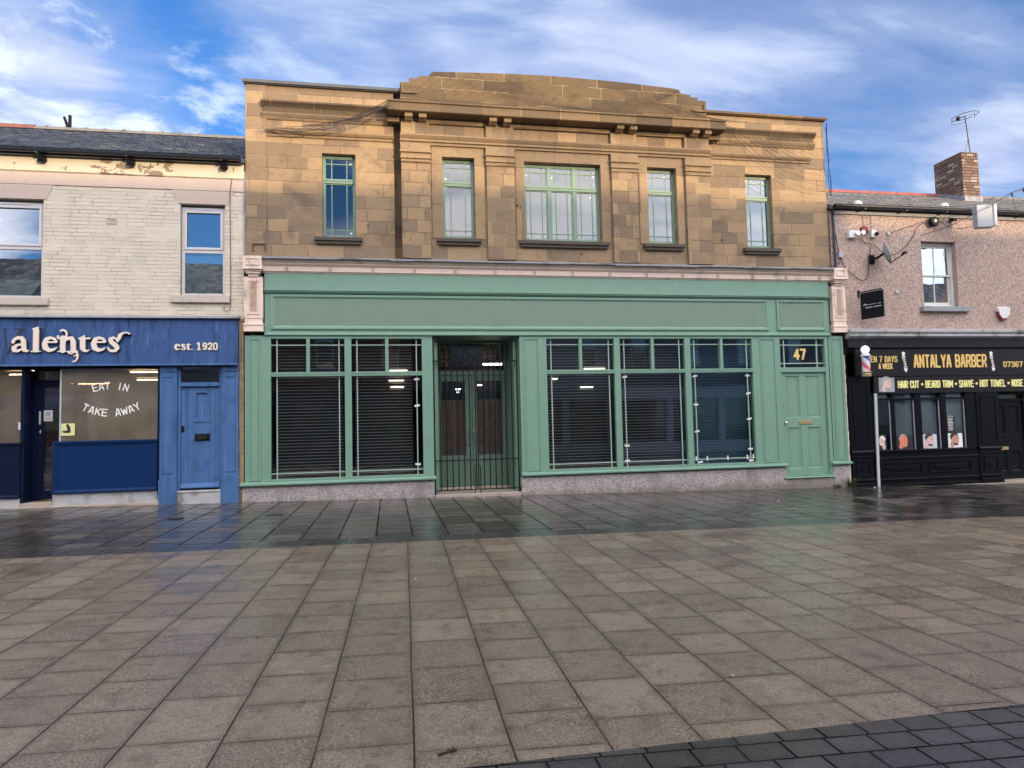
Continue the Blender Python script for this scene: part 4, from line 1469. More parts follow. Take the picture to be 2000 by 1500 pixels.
upvc_window(-7.88, -6.61, 4.205, 6.13, 5.22)
upvc_window(-4.06, -3.21, 4.285, 6.14, 5.22)
obj('window_blind', M().box(-4.02, -3.25, .20, .205, 4.30, 5.15), 'window_cloth', C)
obj('window_blind', M().box(-7.86, -6.65, .20, .205, 4.22, 4.60), 'window_cloth', C)
obj('interior_wall', M().box(-9, -6, 2.2, 2.3, 3.9, 6.6).box(-4.4, -3.0, 2.2, 2.3, 3.9, 6.6), 'interior_wall', C)
# shell and roof
obj('side_wall', M().box(x0, x0 + .2, .3, 7.2, -.4, 7.0).box(-3.03, -2.83, .3, 7.2, -.4, 7.0).box(x0 + .2, -3.03, 7.0, 7.2, -.4, 7.0), 'red_brick', C)
rf = M()
ey, ez, ry, rz = -.16, 7.10, 3.5, 9.04
rf.prism([(ey, ez), (ry, rz), (7.3, 7.0), (7.3, 6.9), (ry, rz - .12), (ey + .02, ez - .06)], x0, -2.80)
RF = obj('roof', rf, 'slate', C)
# real slate courses so that the eaves and the ridge are not dead straight
sl_ = M()
rs = random.Random(2)
for i in range(18):
    yy = ey + (ry - ey) * i / 18
    zz2 = ez + (rz - ez) * i / 18
    y3, z3 = yy + (ry - ey) / 18 * 1.1, zz2 + (rz - ez) / 18 * 1.1
    x = x0 + (.13 if i % 2 else 0)
    while x < -2.85:
        lift = rs.uniform(.012, .024)
        xb = min(x + .25, -2.84)
        sl_.poly([(x + .004, yy - rs.uniform(0, .01), zz2 + lift), (xb - .004, yy - rs.uniform(0, .01), zz2 + lift), (xb - .004, y3, z3 + .006), (x + .004, y3, z3 + .006)])
        sl_.poly([(x + .004, yy, zz2), (xb - .004, yy, zz2), (xb - .004, yy, zz2 + lift), (x + .004, yy, zz2 + lift)])
        x += .26
obj('slates', sl_, 'slate', RF)
rg = M()
x = x0
while x < -2.9:
    xe = min(x + .44, -2.84)
    if x > -8.6:
        zt_ = rz + .05
        rg.prism([(ry - .14, rz - .04), (ry - .07, zt_ + .00), (ry, zt_ + .035), (ry + .07, zt_), (ry + .14, rz - .04)], x, xe)
        rg.prism([(ry - .15, rz - .04), (ry - .08, zt_ + .01), (ry, zt_ + .055), (ry + .08, zt_ + .01), (ry + .15, rz - .04)], xe - .06, xe)
    x += .44
obj('ridge', rg, 'ridge_stone', RF)
rg = M()
x = x0
while x < -8.6:
    zt_ = rz + .05 + rs.uniform(-.005, .02)
    rg.prism([(ry - .14, rz - .04), (ry - .07, zt_ + .02), (ry, zt_ + .055), (ry + .07, zt_ + .02), (ry + .14, rz - .04)], x, x + .44)
    x += .45
obj('ridge', rg, 'ridge_tile', RF)
obj('flue_stub', M().box(-7.62, -7.56, 3.45, 3.5, 9.05, 9.42).prism([(-7.74, 9.36), (-7.70, 9.38), (-7.60, 9.12), (-7.66, 9.10)], 3.44, 3.5, 'y'), 'iron', RF)
gt = M()
gp = [(-.30 + .07 * math.cos(t) + .07, 7.115 - .075 * math.sin(t)) for t in [math.pi * k / 8 for k in range(9)]]
gt.prism(gp[::-1] + [(-.295, 7.13), (-.165, 7.13)], x0, -2.86)
GT = obj('gutter', gt, 'gutter_black', C)
obj('fascia_board', M().box(x0, -2.86, -.16, -.05, 7.02, 7.10), 'gutter_black', C)
for q in (-14, -11.5, -9.1, -6.62, -5.0, -3.22):
    obj('gutter_bracket', M().box(q - .02, q + .02, -.31, -.05, 7.015, 7.04), 'gutter_black', GT)
for q in (-6.59, -4.97, -3.20):
    s_ = empty('floodlight', (q, -.06, 6.98), {-6.59: 'small dark floodlight under the gutter above the left cafe window', -4.97: 'small dark floodlight under the gutter amid the peeling plaster patches', -3.20: 'small dark floodlight under the gutter right by the stone building'}[q], 'light', 'small floodlights under the cafe gutter')
    obj('lamp_body', M().prism([(-.15, 6.88), (-.05, 6.93), (-.07, 7.0), (-.18, 6.96)], q - .07, q + .07), 'iron', s_, bevel=.01)
    obj('bracket', M().tube([(q, -.05, 6.99), (q, -.09, 7.0), (q, -.11, 6.97)], .012, 6), 'iron', s_)
# hanging wire on the upper wall
obj('wall_cable', M().tube([(-3.02, -.06, 6.97), (-3.06, -.03, 6.75), (-3.10, -.035, 6.45), (-3.09, -.02, 5.2), (-3.085, -.02, 4.1), (-3.10, -.04, 3.98), (-3.17, -.05, 3.95), (-3.22, -.04, 4.0), (-3.19, -.03, 4.06)], .007, 5),
    'cable_brown', label='thin brown cable hanging down the cream brick wall beside its right window', cat='cable')
obj('air_vent', M().ring(-5.46, -5.26, 5.72, 5.84, .02, -.015, 0.0).box(-5.44, -5.28, -.008, 0.0, 5.74, 5.76).box(-5.44, -5.28, -.008, 0.0, 5.78, 5.80), 'cream_sill', C)
# fascia
fb = M()
fb.prism([(0.0, 2.86), (-.14, 2.86), (-.16, 2.875), (-.05, 3.79), (0.0, 3.79)], x0, -2.93)
FB = obj('fascia', fb, 'blue_fascia', C)
obj('fascia_trim', M().box(x0, -2.92, -.185, -.145, 2.835, 2.872), 'blue_old', FB, bevel=.004)
obj('fascia_trim', M().box(-5.008, -4.995, -.075, -.05, 3.0, 3.78), 'blue_new', FB)
ft_ = M().prism([(0.0, 3.87), (-.12, 3.84), (-.13, 3.80), (-.10, 3.79), (0, 3.79)], x0, -2.90)
obj('flashing', ft_, 'lead', C)


def zs(pts):
    """sign-writer's pattern (in 1/6.67 cm units) to metres on the fascia"""
    out = []
    for s_ in pts:
        out.append([(-7.334 + zx * .00138, 3.71 - zy * .0015, r * .00135) for zx, zy, r in s_])
    return out


A_ = [[(232, 268, 22), (245, 238, 20), (290, 214, 22), (340, 216, 26), (362, 250, 32), (366, 320, 32), (375, 370, 28), (405, 386, 16), (432, 378, 7)],
      [(350, 296, 12), (285, 308, 18), (243, 342, 28), (246, 372, 28), (285, 385, 20), (340, 362, 14)], [(290, 198, 8), (300, 215, 12)]]
L_ = [[(520, 115, 38), (520, 370, 38)], [(472, 98, 6), (510, 95, 16), (545, 78, 10)], [(462, 391, 8), (578, 391, 8)]]
E_ = [[(778, 262, 16), (752, 228, 20), (700, 212, 18), (652, 232, 28), (630, 290, 36), (642, 345, 36), (690, 378, 26), (745, 368, 18), (782, 344, 8)], [(640, 270, 12), (776, 270, 12)]]
N_ = [[(862, 215, 34), (862, 380, 36)], [(800, 391, 8), (925, 391, 8)], [(890, 250, 16), (930, 218, 22), (975, 222, 30), (996, 270, 34), (998, 380, 34)], [(940, 391, 8), (1052, 388, 8)],
      [(812, 222, 14), (845, 212, 20)]]
NS_ = [[(832, 124, 12), (858, 110, 14), (893, 124, 15), (912, 160, 13), (902, 200, 13), (868, 212, 12)], [(800, 190, 14), (790, 208, 8), (806, 226, 8), (838, 224, 8)],
       [(940, 408, 15), (975, 424, 8), (1010, 402, 9), (1040, 396, 14), (1056, 440, 14), (1050, 488, 13), (1024, 520, 11), (992, 526, 9)], [(1010, 450, 10), (1044, 440, 8)]]
T_ = [[(1118, 225, 36), (1118, 345, 36), (1132, 376, 24), (1170, 388, 16), (1206, 372, 7)], [(1072, 222, 13), (1205, 220, 14)], [(1142, 180, 6), (1122, 212, 26)]]
S_ = [[(1568, 262, 10), (1552, 224, 12), (1512, 212, 18), (1478, 232, 28), (1490, 272, 30), (1545, 312, 34), (1570, 350, 28), (1545, 384, 20), (1490, 388, 18), (1456, 366, 14), (1444, 342, 10)]]
SW_ = [[(1570, 262, 12), (1590, 220, 24), (1602, 180, 26), (1640, 150, 14), (1690, 142, 9), (1728, 160, 12)]]


def sh(st, d):
    return [[(a + d, b_, c) for a, b_, c in s_] for s_ in st]


def yfas(z):      # the fascia leans: its face at height z
    return -.16 + (z - 2.875) / (3.79 - 2.875) * .11


def letter(strokes, name, mat='cream_letter', edge=True):
    yb = -.135
    if edge:
        obj(name, sdf_mesh(strokes, .011, yb - .045, yb - .030), mat, FB)
        b2 = [[(a + .012, b_ - .012, c) for a, b_, c in s_] for s_ in strokes]
    else:
        obj(name, sdf_mesh(strokes, .011, yfas(3.4) - .005, yfas(3.4) + .03), mat, FB)


for st in (A_, L_, E_, N_ + NS_, T_, sh(E_, 630), S_ + SW_):
    letter(zs(st), 'letter')
    obj('letter_backing', sdf_mesh([[(a + .010, b_ - .010, c * 1.05) for a, b_, c in s_] for s_ in zs(st)], .014, -.162, -.075), 'letter_edge', FB)
gh = zs([[(300, 100, 17), (225, 250, 17), (148, 418, 13)], [(218, 84, 6), (348, 92, 8)], [(60, 88, 6), (118, 86, 5)], [(88, 95, 9), (108, 200, 12), (130, 335, 10)]])
ghm = M()
sdf_mesh(gh, .014, 0, 0.003, ghm)
ghm.v = [(a, yfas(c) - .009 + b_ * 2.0, c) for a, b_, c in ghm.v]
obj('letter_ghost', ghm, 'ghost_blue', FB)
# est. 1920


def small(st, cx, k, zb):
    """reuse the big serif letters small: cx = left edge, zb = baseline"""
    xs = [p[0] - p[2] for s_ in st for p in s_]
    l0 = min(xs)
    return [[(cx + (a - l0) * .00138 * k, zb + (398 - b_) * .0015 * k, c * .00135 * k * 1.1) for a, b_, c in s_] for s_ in st]


bs = 3.145
kk = .42
e1920 = small(E_, -4.13, kk, bs) + small(S_, -4.005, kk, bs) + small(T_, -3.905, kk, bs) + [[(-3.795, bs + .012, .014)]]
e1920 += [[(-3.70, bs + .125, .012), (-3.665, bs + .145, .016), (-3.665, bs + .01, .018)], [(-3.705, bs + .004, .006), (-3.625, bs + .004, .006)]]


def digit(c, cx):
    o = []
    for s_ in FONT[c]:
        o.append([(cx + p[0] * .062, bs + .012 + p[1] * .125, .0145) for p in s_])
    return o


e1920 += digit('9', -3.585) + digit('2', -3.485) + digit('0', -3.385)
obj('letters', sdf_mesh(e1920, .0055, -.150, -.138), 'cream_letter', FB)
obj('letter_backing', sdf_mesh([[(a + .006, b_ - .008, c) for a, b_, c in s_] for s_ in e1920], .008, -.137, -.09), 'letter_edge', FB)
# shop front joinery
YG = .02
fr = M()
fr.box(x0, -6.25, -.02, .10, 2.79, 2.86)
fr.box(-6.25, -4.42, -.02, .10, 2.80, 2.86)
fr.box(-4.47, -4.42, -.02, .10, .28, 2.80)
obj('shop_frame', fr, 'blue_frame', C, bevel=.004)
# left-hand window beside the recessed door
obj('shop_frame', M().box(-6.93, -6.87, .0, .9, .20, 2.79).box(-6.93, -6.87, -.02, .0, 1.30, 2.79), 'blue_frame', C)
obj('pane', M().box(x0, -6.93, .03, .034, 1.36, 2.79), 'glass_cafe', C)
obj('pane', M().box(-6.245, -4.47, .03, .034, 1.36, 2.80), 'glass_cafe', C)
obj('shop_frame', M().box(-6.262, -6.238, .01, .05, 1.36, 2.80), 'grey_metal', C)
st_ = M()
st_.box(-6.31, -4.47, -.03, .10, .36, 1.33)
st_.box(-6.36, -6.31, -.05, .12, .36, 1.36)
st_.box(-6.31, -4.455, -.07, .10, 1.33, 1.375)
st_.ring(-6.31, -4.47, .36, 1.33, .05, -.045, -.03, wt=.04, wb=.07)
st_.prism([(-.045, .36), (-.075, .37), (-.075, .39), (-.045, .43)], -6.31, -4.47)
obj('stall_riser', st_, 'blue_new', C, bevel=.004)
st_ = M()
st_.box(x0, -6.93, -.03, .10, .30, 1.33)
st_.box(x0, -6.90, -.06, .10, 1.33, 1.37)
st_.prism([(-.03, .30), (-.06, .31), (-.06, .33), (-.03, .37)], x0, -6.93)
obj('stall_riser', st_, 'blue_frame', C, bevel=.004)
obj('plinth', M().box(-6.36, -4.42, -.01, .2, -.2, .36).box(x0, -6.93, -.01, .2, -.2, .30), 'grey_render', C, bevel=.01)
obj('step', M().box(-6.93, -6.36, .0, .95, -.2, .20), 'stone_step', C, bevel=.01)
obj('step', M().box(x0, -4.42, -.10, -.01, -.2, .135), 'stone_step', C, bevel=.012)
# recessed cafe door
cd = M()
YR = .35
cd.ring(-6.87, -6.10, .22, 2.83, .07, YR, YR + .07, wt=.05, wb=.0)
cd.box(-6.80, -6.17, YR, YR + .07, 2.53, 2.60)
CDF = obj('door_frame', cd, 'blue_frame', C)
obj('pane', M().box(-6.80, -6.17, YR + .03, YR + .034, 2.60, 2.78), 'glass_cafe', CDF)
cl = M().ring(-6.80, -6.17, .24, 2.52, .10, YR + .01, YR + .06, wr=.05, wt=.07, wb=.16)
CD = obj('door', cl, 'blue_frame', C, bevel=.003)
obj('pane', M().box(-6.71, -6.21, YR + .035, YR + .04, .40, 2.46), 'glass_shop', CD)
obj('handle', M().box(-6.765, -6.735, YR - .03, YR + .01, 1.72, 1.98).box(-6.76, -6.735, YR - .0, YR + .01, 1.54, 1.60), 'grey_metal', CD, bevel=.004)
obj('door_closer', M().box(-6.96, -6.93, -.035, .0, 1.62, 1.76), 'white_plastic', C)
# cafe interior
ci = M()
ci.box(x0 + .3, -3.3, 8.0, 8.1, -.1, 3.2)
CI = obj('interior_wall', ci, 'interior_brown', C)
obj('interior_wall', M().box(-4.40, -4.34, .3, 8.0, -.1, 3.2), 'interior_brown', C)
obj('interior_wall', M().box(x0 + .3, x0 + .4, .3, 8.0, -.1, 3.2), 'interior_brown', C)
obj('ceiling', M().box(x0 + .3, -3.3, .25, 8.0, 3.02, 3.10), 'interior_ceiling', C)
obj('floor', M().box(x0 + .3, -3.3, .2, 8.0, -.05, .19), 'interior_wall', C)
obj('counter', M().box(-9.5, -5.2, 3.3, 3.9, .19, 1.15).box(-9.6, -5.1, 3.25, 3.95, 1.15, 1.2), 'interior_brown', C)
for (a, b_, y, z) in ((-6.0, -5.3, 3.0, 2.96), (-8.9, -7.9, 7.0, 2.96), (-6.7, -6.0, 5.6, 2.96), (-8.6, -7.9, 3.0, 2.93), (-11.6, -10.6, 5.0, 2.93)):
    obj('ceiling_light', M().box(a, b_, y, y + .05, z, z + .014), 'cafe_tube', C)
obj('ceiling_light', M().box(-7.35, -7.1, 2.0, 2.2, 2.94, 2.98), 'lamp_warm', C)
# EAT IN / TAKE AWAY in white window lettering, stuck on the glass
wt_ = arc_text('EAT IN', -5.36, 1.41, .98, -15.5, 16, .13, .075, .0105)
wt_ += arc_text('TAKE AWAY', -5.345, 2.93, 1.08, -27, 28, .13, .082, .0115, under=True)
obj('window_lettering', sdf_mesh(wt_, .0052, .0245, .0275), 'white_letter', C)
# old blue pilasters and door
for (a, b_) in ((-4.42, -4.10), (-3.25, -2.93)):
    m_ = M().box(a, b_, -.06, .15, -.10, 2.86)
    o = obj('pilaster', m_, 'blue_old', C, bevel=.006)
    z0_ = .68
    m_ = M().ring(a + .05, b_ - .05, z0_, 2.66, .022, -.072, -.06)
    m_.box(a - .012, b_ + .012, -.085, -.06, .0, .56)
    m_.prism([(a + .02, .56), (b_ - .02, .56), (b_ - .05, .62), (a + .05, .62)], -.085, -.06, 'y')
    m_.box(a, b_, -.08, -.06, 2.72, 2.80)
    m_.prism([(a + .06, 2.66), (b_ - .06, 2.66), (b_ - .10, 2.60), (a + .10, 2.60)], -.08, -.072, 'y')
    obj('moulding', m_, 'blue_old', o, bevel=.004)
m_ = M().ring(-4.10, -3.25, .33, 2.86, .055, -.01, .12, wt=.03, wb=.0)
m_.box(-4.045, -3.305, -.03, .12, 2.42, 2.50)
DF = obj('door_frame', m_, 'blue_old', C, bevel=.004)
obj('pane', M().box(-4.045, -3.305, .05, .054, 2.50, 2.83), 'glass_shop', DF)
obj('interior_wall', M().box(-4.05, -3.3, .28, .3, 2.3, 2.9), 'interior_dark', C)
bd = M()
wall_holes(-4.043, -3.307, .37, 2.418, [(-3.76, -3.54, 1.78, 2.30)], .03, .075, bd)
BD = obj('door', bd, 'blue_old', C)
m_ = M()
for q in (-3.92, -3.80, -3.50, -3.40):
    m_.box(q, q + .009, .024, .03, .42, 2.38)
m_.ring(-3.80, -3.50, 1.74, 2.33, .04, .015, .03)
m_.box(-3.76, -3.54, .055, .06, 1.78, 2.30)
m_.box(-3.82, -3.48, .01, .03, 1.70, 1.74)
m_.prism([(.03, .38), (-.03, .37), (-.035, .39), (.03, .47)], -4.04, -3.31)
obj('door_panel', m_, 'blue_old', BD)
obj('letter_box', M().box(-3.78, -3.49, .012, .03, 1.32, 1.46).prism([(.012, 1.44), (-.02, 1.42), (-.03, 1.34), (.012, 1.36)], -3.73, -3.54), 'iron', BD, bevel=.006)
obj('lock', M().box(-4.03, -3.98, .01, .03, 1.50, 1.62), 'iron', BD, bevel=.004)
obj('step', M().box(-4.11, -3.24, -.06, .15, -.1, .285).box(-4.09, -3.26, -.075, .1, .285, .33), 'grey_render', C, bevel=.012)
# dirty strip between the two buildings
obj('party_strip', M().box(-2.925, -2.835, -.015, .2, -.1, 3.79), 'stone', C)
obj('downpipe', M().box(-2.835, -2.80, -.03, .02, 5.10, 6.9), 'lead', C)

# things stuck on the cafe glass
T = empty('window_card', (-6.11, .02, 1.48), 'pale yellow card with a dark figure stuck in the lower corner of the cafe window', 'sign')
obj('card', M().box(-6.232, -5.99, .018, .022, 1.485, 1.72), 'yellow_card', T)
obj('print', sdf_mesh([[(-6.12, 1.69, .022), (-6.10, 1.64, .030), (-6.09, 1.585, .018), (-6.14, 1.57, .012), (-6.20, 1.575, .010)], [(-6.08, 1.60, .02), (-6.08, 1.55, .012), (-6.19, 1.545, .008)]], .006, .0135, .0165), 'black_ink', T)
T = empty('door_notice', (-6.62, .36, 1.75), 'white paper notice with a round grey emblem on the cafe door glass', 'notice')
obj('sheet', M().box(-6.70, -6.54, YR + .026, YR + .030, 1.78, 2.00), 'paper', T)
obj('print', sdf_mesh([[(-6.62 + .038 * math.cos(t), 1.925 + .03 * math.sin(t), .008) for t in [k * .6 for k in range(12)]], [(-6.68, 1.84, .006), (-6.56, 1.84, .006)], [(-6.67, 1.815, .005), (-6.57, 1.815, .005)], [(-6.63, 1.925, .010), (-6.60, 1.925, .010)]], .004, YR + .0215, YR + .0245), 'print_grey', T)

# ------------------------------------------------------------------ barber's on the right
K = empty('barber_building', (16.0, 0.0, -.27), 'pinkish pebbledashed building with a black barber shop front and a chimney', 'building')
x0, x1 = 10.95, 24.0
H = [(13.31, 14.31, 4.19, 5.86), (16.62, 17.6, 4.19, 5.86), (20.0, 21.0, 4.19, 5.86)]
obj('wall', wall_holes(10.78, x1, 3.58, 6.56, H, 0.0, .3), 'pebbledash', K)
obj('side_wall', M().box(10.78, 10.94, .3, 7.2, -.8, 6.55).box(x1 - .2, x1, .3, 7.2, -.8, 6.55).box(10.94, x1 - .2, 7.0, 7.2, -.8, 6.5), 'red_brick', K)
obj('fascia_board', M().box(10.86, x1, -.05, .0, 6.47, 6.56), 'concrete_sill', K, bevel=.003)
rf = M()
ey, ez, ry, rz = -.12, 6.62, 3.5, 8.33
rf.prism([(ey, ez), (ry, rz), (7.3, 6.5), (7.3, 6.4), (ry, rz - .12), (ey + .02, ez - .06)], 10.76, x1)
KR = obj('roof', rf, 'slate_moss', K)
sl_ = M()
for i in range(16):
    yy = ey + (ry - ey) * i / 16
    zz2 = ez + (rz - ez) * i / 16
    y3, z3 = yy + (ry - ey) / 16 * 1.1, zz2 + (rz - ez) / 16 * 1.1
    x = 10.78 + (.15 if i % 2 else 0)
    while x < x1 - .3:
        lift = rs.uniform(.012, .022)
        sl_.poly([(x + .004, yy, zz2 + lift), (x + .296, yy, zz2 + lift), (x + .296, y3, z3 + .006), (x + .004, y3, z3 + .006)])
        sl_.poly([(x + .004, yy, zz2), (x + .296, yy, zz2), (x + .296, yy, zz2 + lift), (x + .004, yy, zz2 + lift)])
        x += .30
obj('slates', sl_, 'slate_moss', KR)
rg = M()
x = 10.78
while x < 17.1:
    rg.prism([(ry - .15, rz - .05), (ry - .08, rz + .05), (ry, rz + .085), (ry + .08, rz + .05), (ry + .15, rz - .05)], x, x + .43)
    x += .44
obj('ridge', rg, 'ridge_tile_red', KR, bevel=.006)
rg = M()
while x < x1 - .4:
    rg.prism([(ry - .15, rz - .05), (ry - .08, rz + .04), (ry, rz + .075), (ry + .08, rz + .04), (ry + .15, rz - .05)], x, x + .43)
    x += .44
obj('ridge', rg, 'ridge_stone', KR, bevel=.006)
for (q, qy) in ((12.0, .55), (14.85, .85)):
    qz = ez + (rz - ez) * (qy - ey) / (ry - ey)
    obj('roof_vent', M().lathe([(.11, qz - .02), (.11, qz + .04), (.07, qz + .075)], q, qy, 12), 'white_plastic', KR)
gt = M()
gp = [(-.235 + .065 * math.cos(t) + .05, 6.64 - .075 * math.sin(t)) for t in [math.pi * k / 8 for k in range(9)]]
gt.prism(gp[::-1] + [(-.25, 6.655), (-.12, 6.655)], 10.80, x1)
KG = obj('gutter', gt, 'gutter_black', K)
for q in np.arange(11.6, 23.5, 1.15):
    obj('gutter_bracket', M().box(q - .015, q + .015, -.255, -.05, 6.545, 6.57), 'gutter_black', KG)
# chimney
ch = M().box(17.13, 17.70, 2.5, 3.55, 7.55, 9.18)
CH = obj('chimney', ch, 'chimney_brick', KR)
cs = M()
for k in range(7):
    cs.box(17.125 + k * .0825, 17.125 + k * .0825 + .074, 2.49, 2.505, 9.18, 9.36)
for k in range(12):
    cs.box(17.12, 17.14, 2.51 + k * .0875, 2.51 + k * .0875 + .078, 9.18, 9.36)
cs.box(17.135, 17.695, 2.503, 3.55, 9.18, 9.355)
obj('chimney_cap', cs, 'chimney_brick', KR, bevel=.005)
obj('chimney_flashing', M().prism([(2.44, 7.80), (2.44, 7.99), (2.5, 7.99), (2.5, 7.80)], 17.10, 17.73).prism([(2.5, 7.80), (2.5, 8.0), (3.5, 8.42), (3.5, 8.2)], 17.08, 17.13), 'lead', KR)
# window with sashes


def sash_window(a, b_, z0, z1):
    f = M()
    yf = .13
    f.ring(a, b_, z0 + .0, z1, .06, yf, yf + .10, wt=.08, wb=.06)
    zm = z0 + (z1 - z0) * .50
    xm = (a + b_) / 2
    f.ring(a + .06, b_ - .06, zm - .03, z1 - .08, .045, yf + .03, yf + .07, wb=.05)
    f.ring(a + .06, b_ - .06, z0 + .06, zm + .02, .045, yf + .072, yf + .10, wb=.08, wt=.03)
    f.box(xm - .014, xm + .014, yf + .035, yf + .065, zm + .02, z1 - .125)
    f.box(xm - .014, xm + .014, yf + .075, yf + .098, z0 + .14, zm - .01)
    o = obj('window', f, 'white_wood', K, bevel=.004)
    obj('pane', M().box(a + .1, b_ - .1, yf + .048, yf + .052, zm + .0, z1 - .12).box(a + .1, b_ - .1, yf + .084, yf + .088, z0 + .13, zm), 'glass_bright', o)
    obj('net_curtain', M().box(a + .08, b_ - .2, yf + .16, yf + .165, zm - .1, z1 - .1), 'lace', o)
    return o


for h in H[:2]:
    sash_window(h[0] + .0, h[1], h[2] + .01, h[3] - .005)
    obj('window_sill', M().box(h[0] - .14, h[1] + .24, -.12, .14, 4.07, 4.19), 'concrete_sill', K, bevel=.008)
obj('interior_wall', M().box(12.8, 15, 1.6, 1.7, 3.8, 6.2).box(16.2, 18, 1.6, 1.7, 3.8, 6.2), 'interior_wall', K)
# ragged cornice over the shop
cn = M()
mould(cn, 11.03, x1, [(-.10, 3.38), (-.14, 3.40), (-.20, 3.43), (-.20, 3.49), (-.24, 3.53), (-.24, 3.58), (-.05, 3.63)], 0.0)
obj('shop_cornice', cn, 'grey_render', K)
fb = M()
fb.box(11.03, x1, -.10, 0, 3.19, 3.38)
mould(fb, 11.03, x1, [(-.06, 3.13), (-.13, 3.16), (-.13, 3.19)], 0)
KF = obj('fascia', fb, 'black_fascia', K, bevel=.003)
obj('sign_board', M().box(11.24, x1, -.075, 0, 2.46, 3.13), 'black_fascia', KF, bevel=.003)
obj('sign_board', M().box(11.72, x1, -.055, 0, 2.04, 2.457), 'black_fascia', KF, bevel=.003)


def gold(txt, a, b_, z0, z1, th, mat, y, cell=.008, nm='letters'):
    st = text_strokes(txt, a, b_, z0, z1, th)
    obj(nm, sdf_mesh(st, cell, y - .008, y - .003), mat, KF)
    return st


st = text_strokes('ANTALYA BARBER', 12.83, 14.93, 2.66, 2.985, .021)
obj('letters', sdf_mesh(st, .008, -.092, -.086), 'gold_letter', KF)
obj('letter_edge', sdf_mesh([[(a, b_, c + .010) for a, b_, c in s_] for s_ in st], .010, -.085, -.077), 'gold_dark', KF)
st = text_strokes('OPEN 7 DAYS', 11.46, 12.38, 2.80, 2.955, .0115)
obj('letters', sdf_mesh(st, .0055, -.088, -.077), 'gold_letter', KF)
st = text_strokes('A WEEK', 11.85, 12.24, 2.635, 2.775, .0115)
obj('letters', sdf_mesh(st, .0055, -.088, -.077), 'gold_letter', KF)
st = text_strokes('HAIR CUT * BEARD TRIM * SHAVE * HOT TOWEL * NOSE - EARS', 12.37, 16.52, 2.16, 2.345, .0150)
obj('letters', sdf_mesh(st, .007, -.068, -.057), 'yellow_letter', KF)
st = text_strokes('07367', 15.42, 16.00, 2.655, 2.80, .013)
obj('letters', sdf_mesh(st, .006, -.088, -.077), 'gold_letter', KF)
# printed barber poles on the board
for q in (12.56, 15.08):
    top_z, bot_z = 3.055, 2.575
    dxp = .045
    obj('pole_emblem', sdf_mesh([[(q, top_z - .04, .045)], [(q + .0, top_z - .10, .030), (q + dxp, bot_z + .10, .030)], [(q, top_z - .12, .042), (q + .004, top_z - .15, .042)], [(q + dxp - .004, bot_z + .08, .045), (q + dxp, bot_z + .05, .045)], [(q + dxp, bot_z + .01, .025)]], .007, -.084, -.077), 'white_letter', KF)
    stp = [[(q - .022 + dxp * k / 5 + .004, 2.93 - .062 * k, .0085), (q + .030 + dxp * k / 5, 2.90 - .062 * k, .0085)] for k in range(5)]
    obj('pole_stripe', sdf_mesh(stp, .006, -.089, -.0845), 'black_ink', KF)
# head portrait on the lower board


def portrait(name, x0_, x1_, z0_, z1_, y, bgm, skin, hair, label, flip=1, cat='poster', group=None, extra=None):
    e = empty(name, ((x0_ + x1_) / 2, y, z0_), label, cat, group)
    obj('card', M().box(x0_, x1_, y - .004, y, z0_, z1_), bgm, e)
    wv_, hv = x1_ - x0_, z1_ - z0_
    cx, cz = x0_ + wv_ * .48, z0_ + hv * .55
    r = min(wv_, hv) * .35
    head = [[(cx, cz + r * .5, r * 1.0), (cx + flip * r * .25, cz - r * .4, r * .75)], [(cx + flip * r * .9, cz + r * .05, r * .16)], [(cx - flip * r * .3, cz - r * .6, r * .6), (cx - flip * r * .6, z0_ + r * .55, r * .5)]]
    obj('print_face', sdf_mesh(head, .008, y - .0075, y - .0045), skin, e)
    hr = [[(cx - flip * r * .75, cz + r * .7, r * .35), (cx - flip * r * .2, cz + r * 1.25, r * .40), (cx + flip * r * .45, cz + r * 1.2, r * .28)], [(cx - flip * r * .8, cz + r * .2, r * .14)], [(cx + flip * r * .5, cz - r * .95, r * .22), (cx - flip * r * .2, cz - r * .8, r * .14)],
          [(cx + flip * r * .45, cz + r * .35, r * .07), (cx + flip * r * .75, cz + r * .35, r * .07)]]
    obj('print_hair', sdf_mesh(hr, .007, y - .0105, y - .0078), hair, e)
    return e


portrait('portrait_print', 11.85, 12.28, 2.075, 2.425, -.056, 'print_grey', 'skin_pale', 'print_grey', 'square pinkish photograph of a man beside the words on the lower black board', 1, 'picture')
# shop front: pilasters, windows, panelled riser, doorway
for (a, b_) in ((11.03, 11.62), (14.60, 15.24)):
    z1_ = 2.46 if a < 12 else 2.04
    m_ = M().box(a, b_, -.04, .15, -.45, z1_)
    o = obj('pilaster', m_, 'black_paint', K, bevel=.005)
    f = M()
    f.ring(a + .10, b_ - .08, .78, z1_ - .10, .025, -.055, -.04)
    mould(f, a - .0, b_ + .0, [(-.045, .58), (-.075, .60), (-.085, .64), (-.06, .67)], -.04)
    mould(f, a, b_, [(-.045, .50), (-.07, .51), (-.07, .535), (-.045, .55)], -.04)
    f.ring(a + .12, b_ - .10, .06, .44, .03, -.06, -.04)
    f.prism([(a + .24, .29), (b_ - .22, .29), ((a + b_) / 2 + .03, .18), ((a + b_) / 2 - .03, .18)], -.058, -.04, 'y')
    mould(f, a, b_, [(-.06, -.07), (-.085, -.06), (-.085, -.03), (-.045, .0)], -.04)
    mould(f, a, b_, [(-.085, -.30), (-.085, -.12), (-.06, -.10)], -.04)
    obj('moulding', f, 'black_paint', o, bevel=.003)
bays = [(11.78, 12.19), (12.29, 12.86), (13.03, 13.58), (13.74, 14.30)]
m_ = M()
edges = [11.62] + [q for b2 in bays for q in b2] + [14.60]
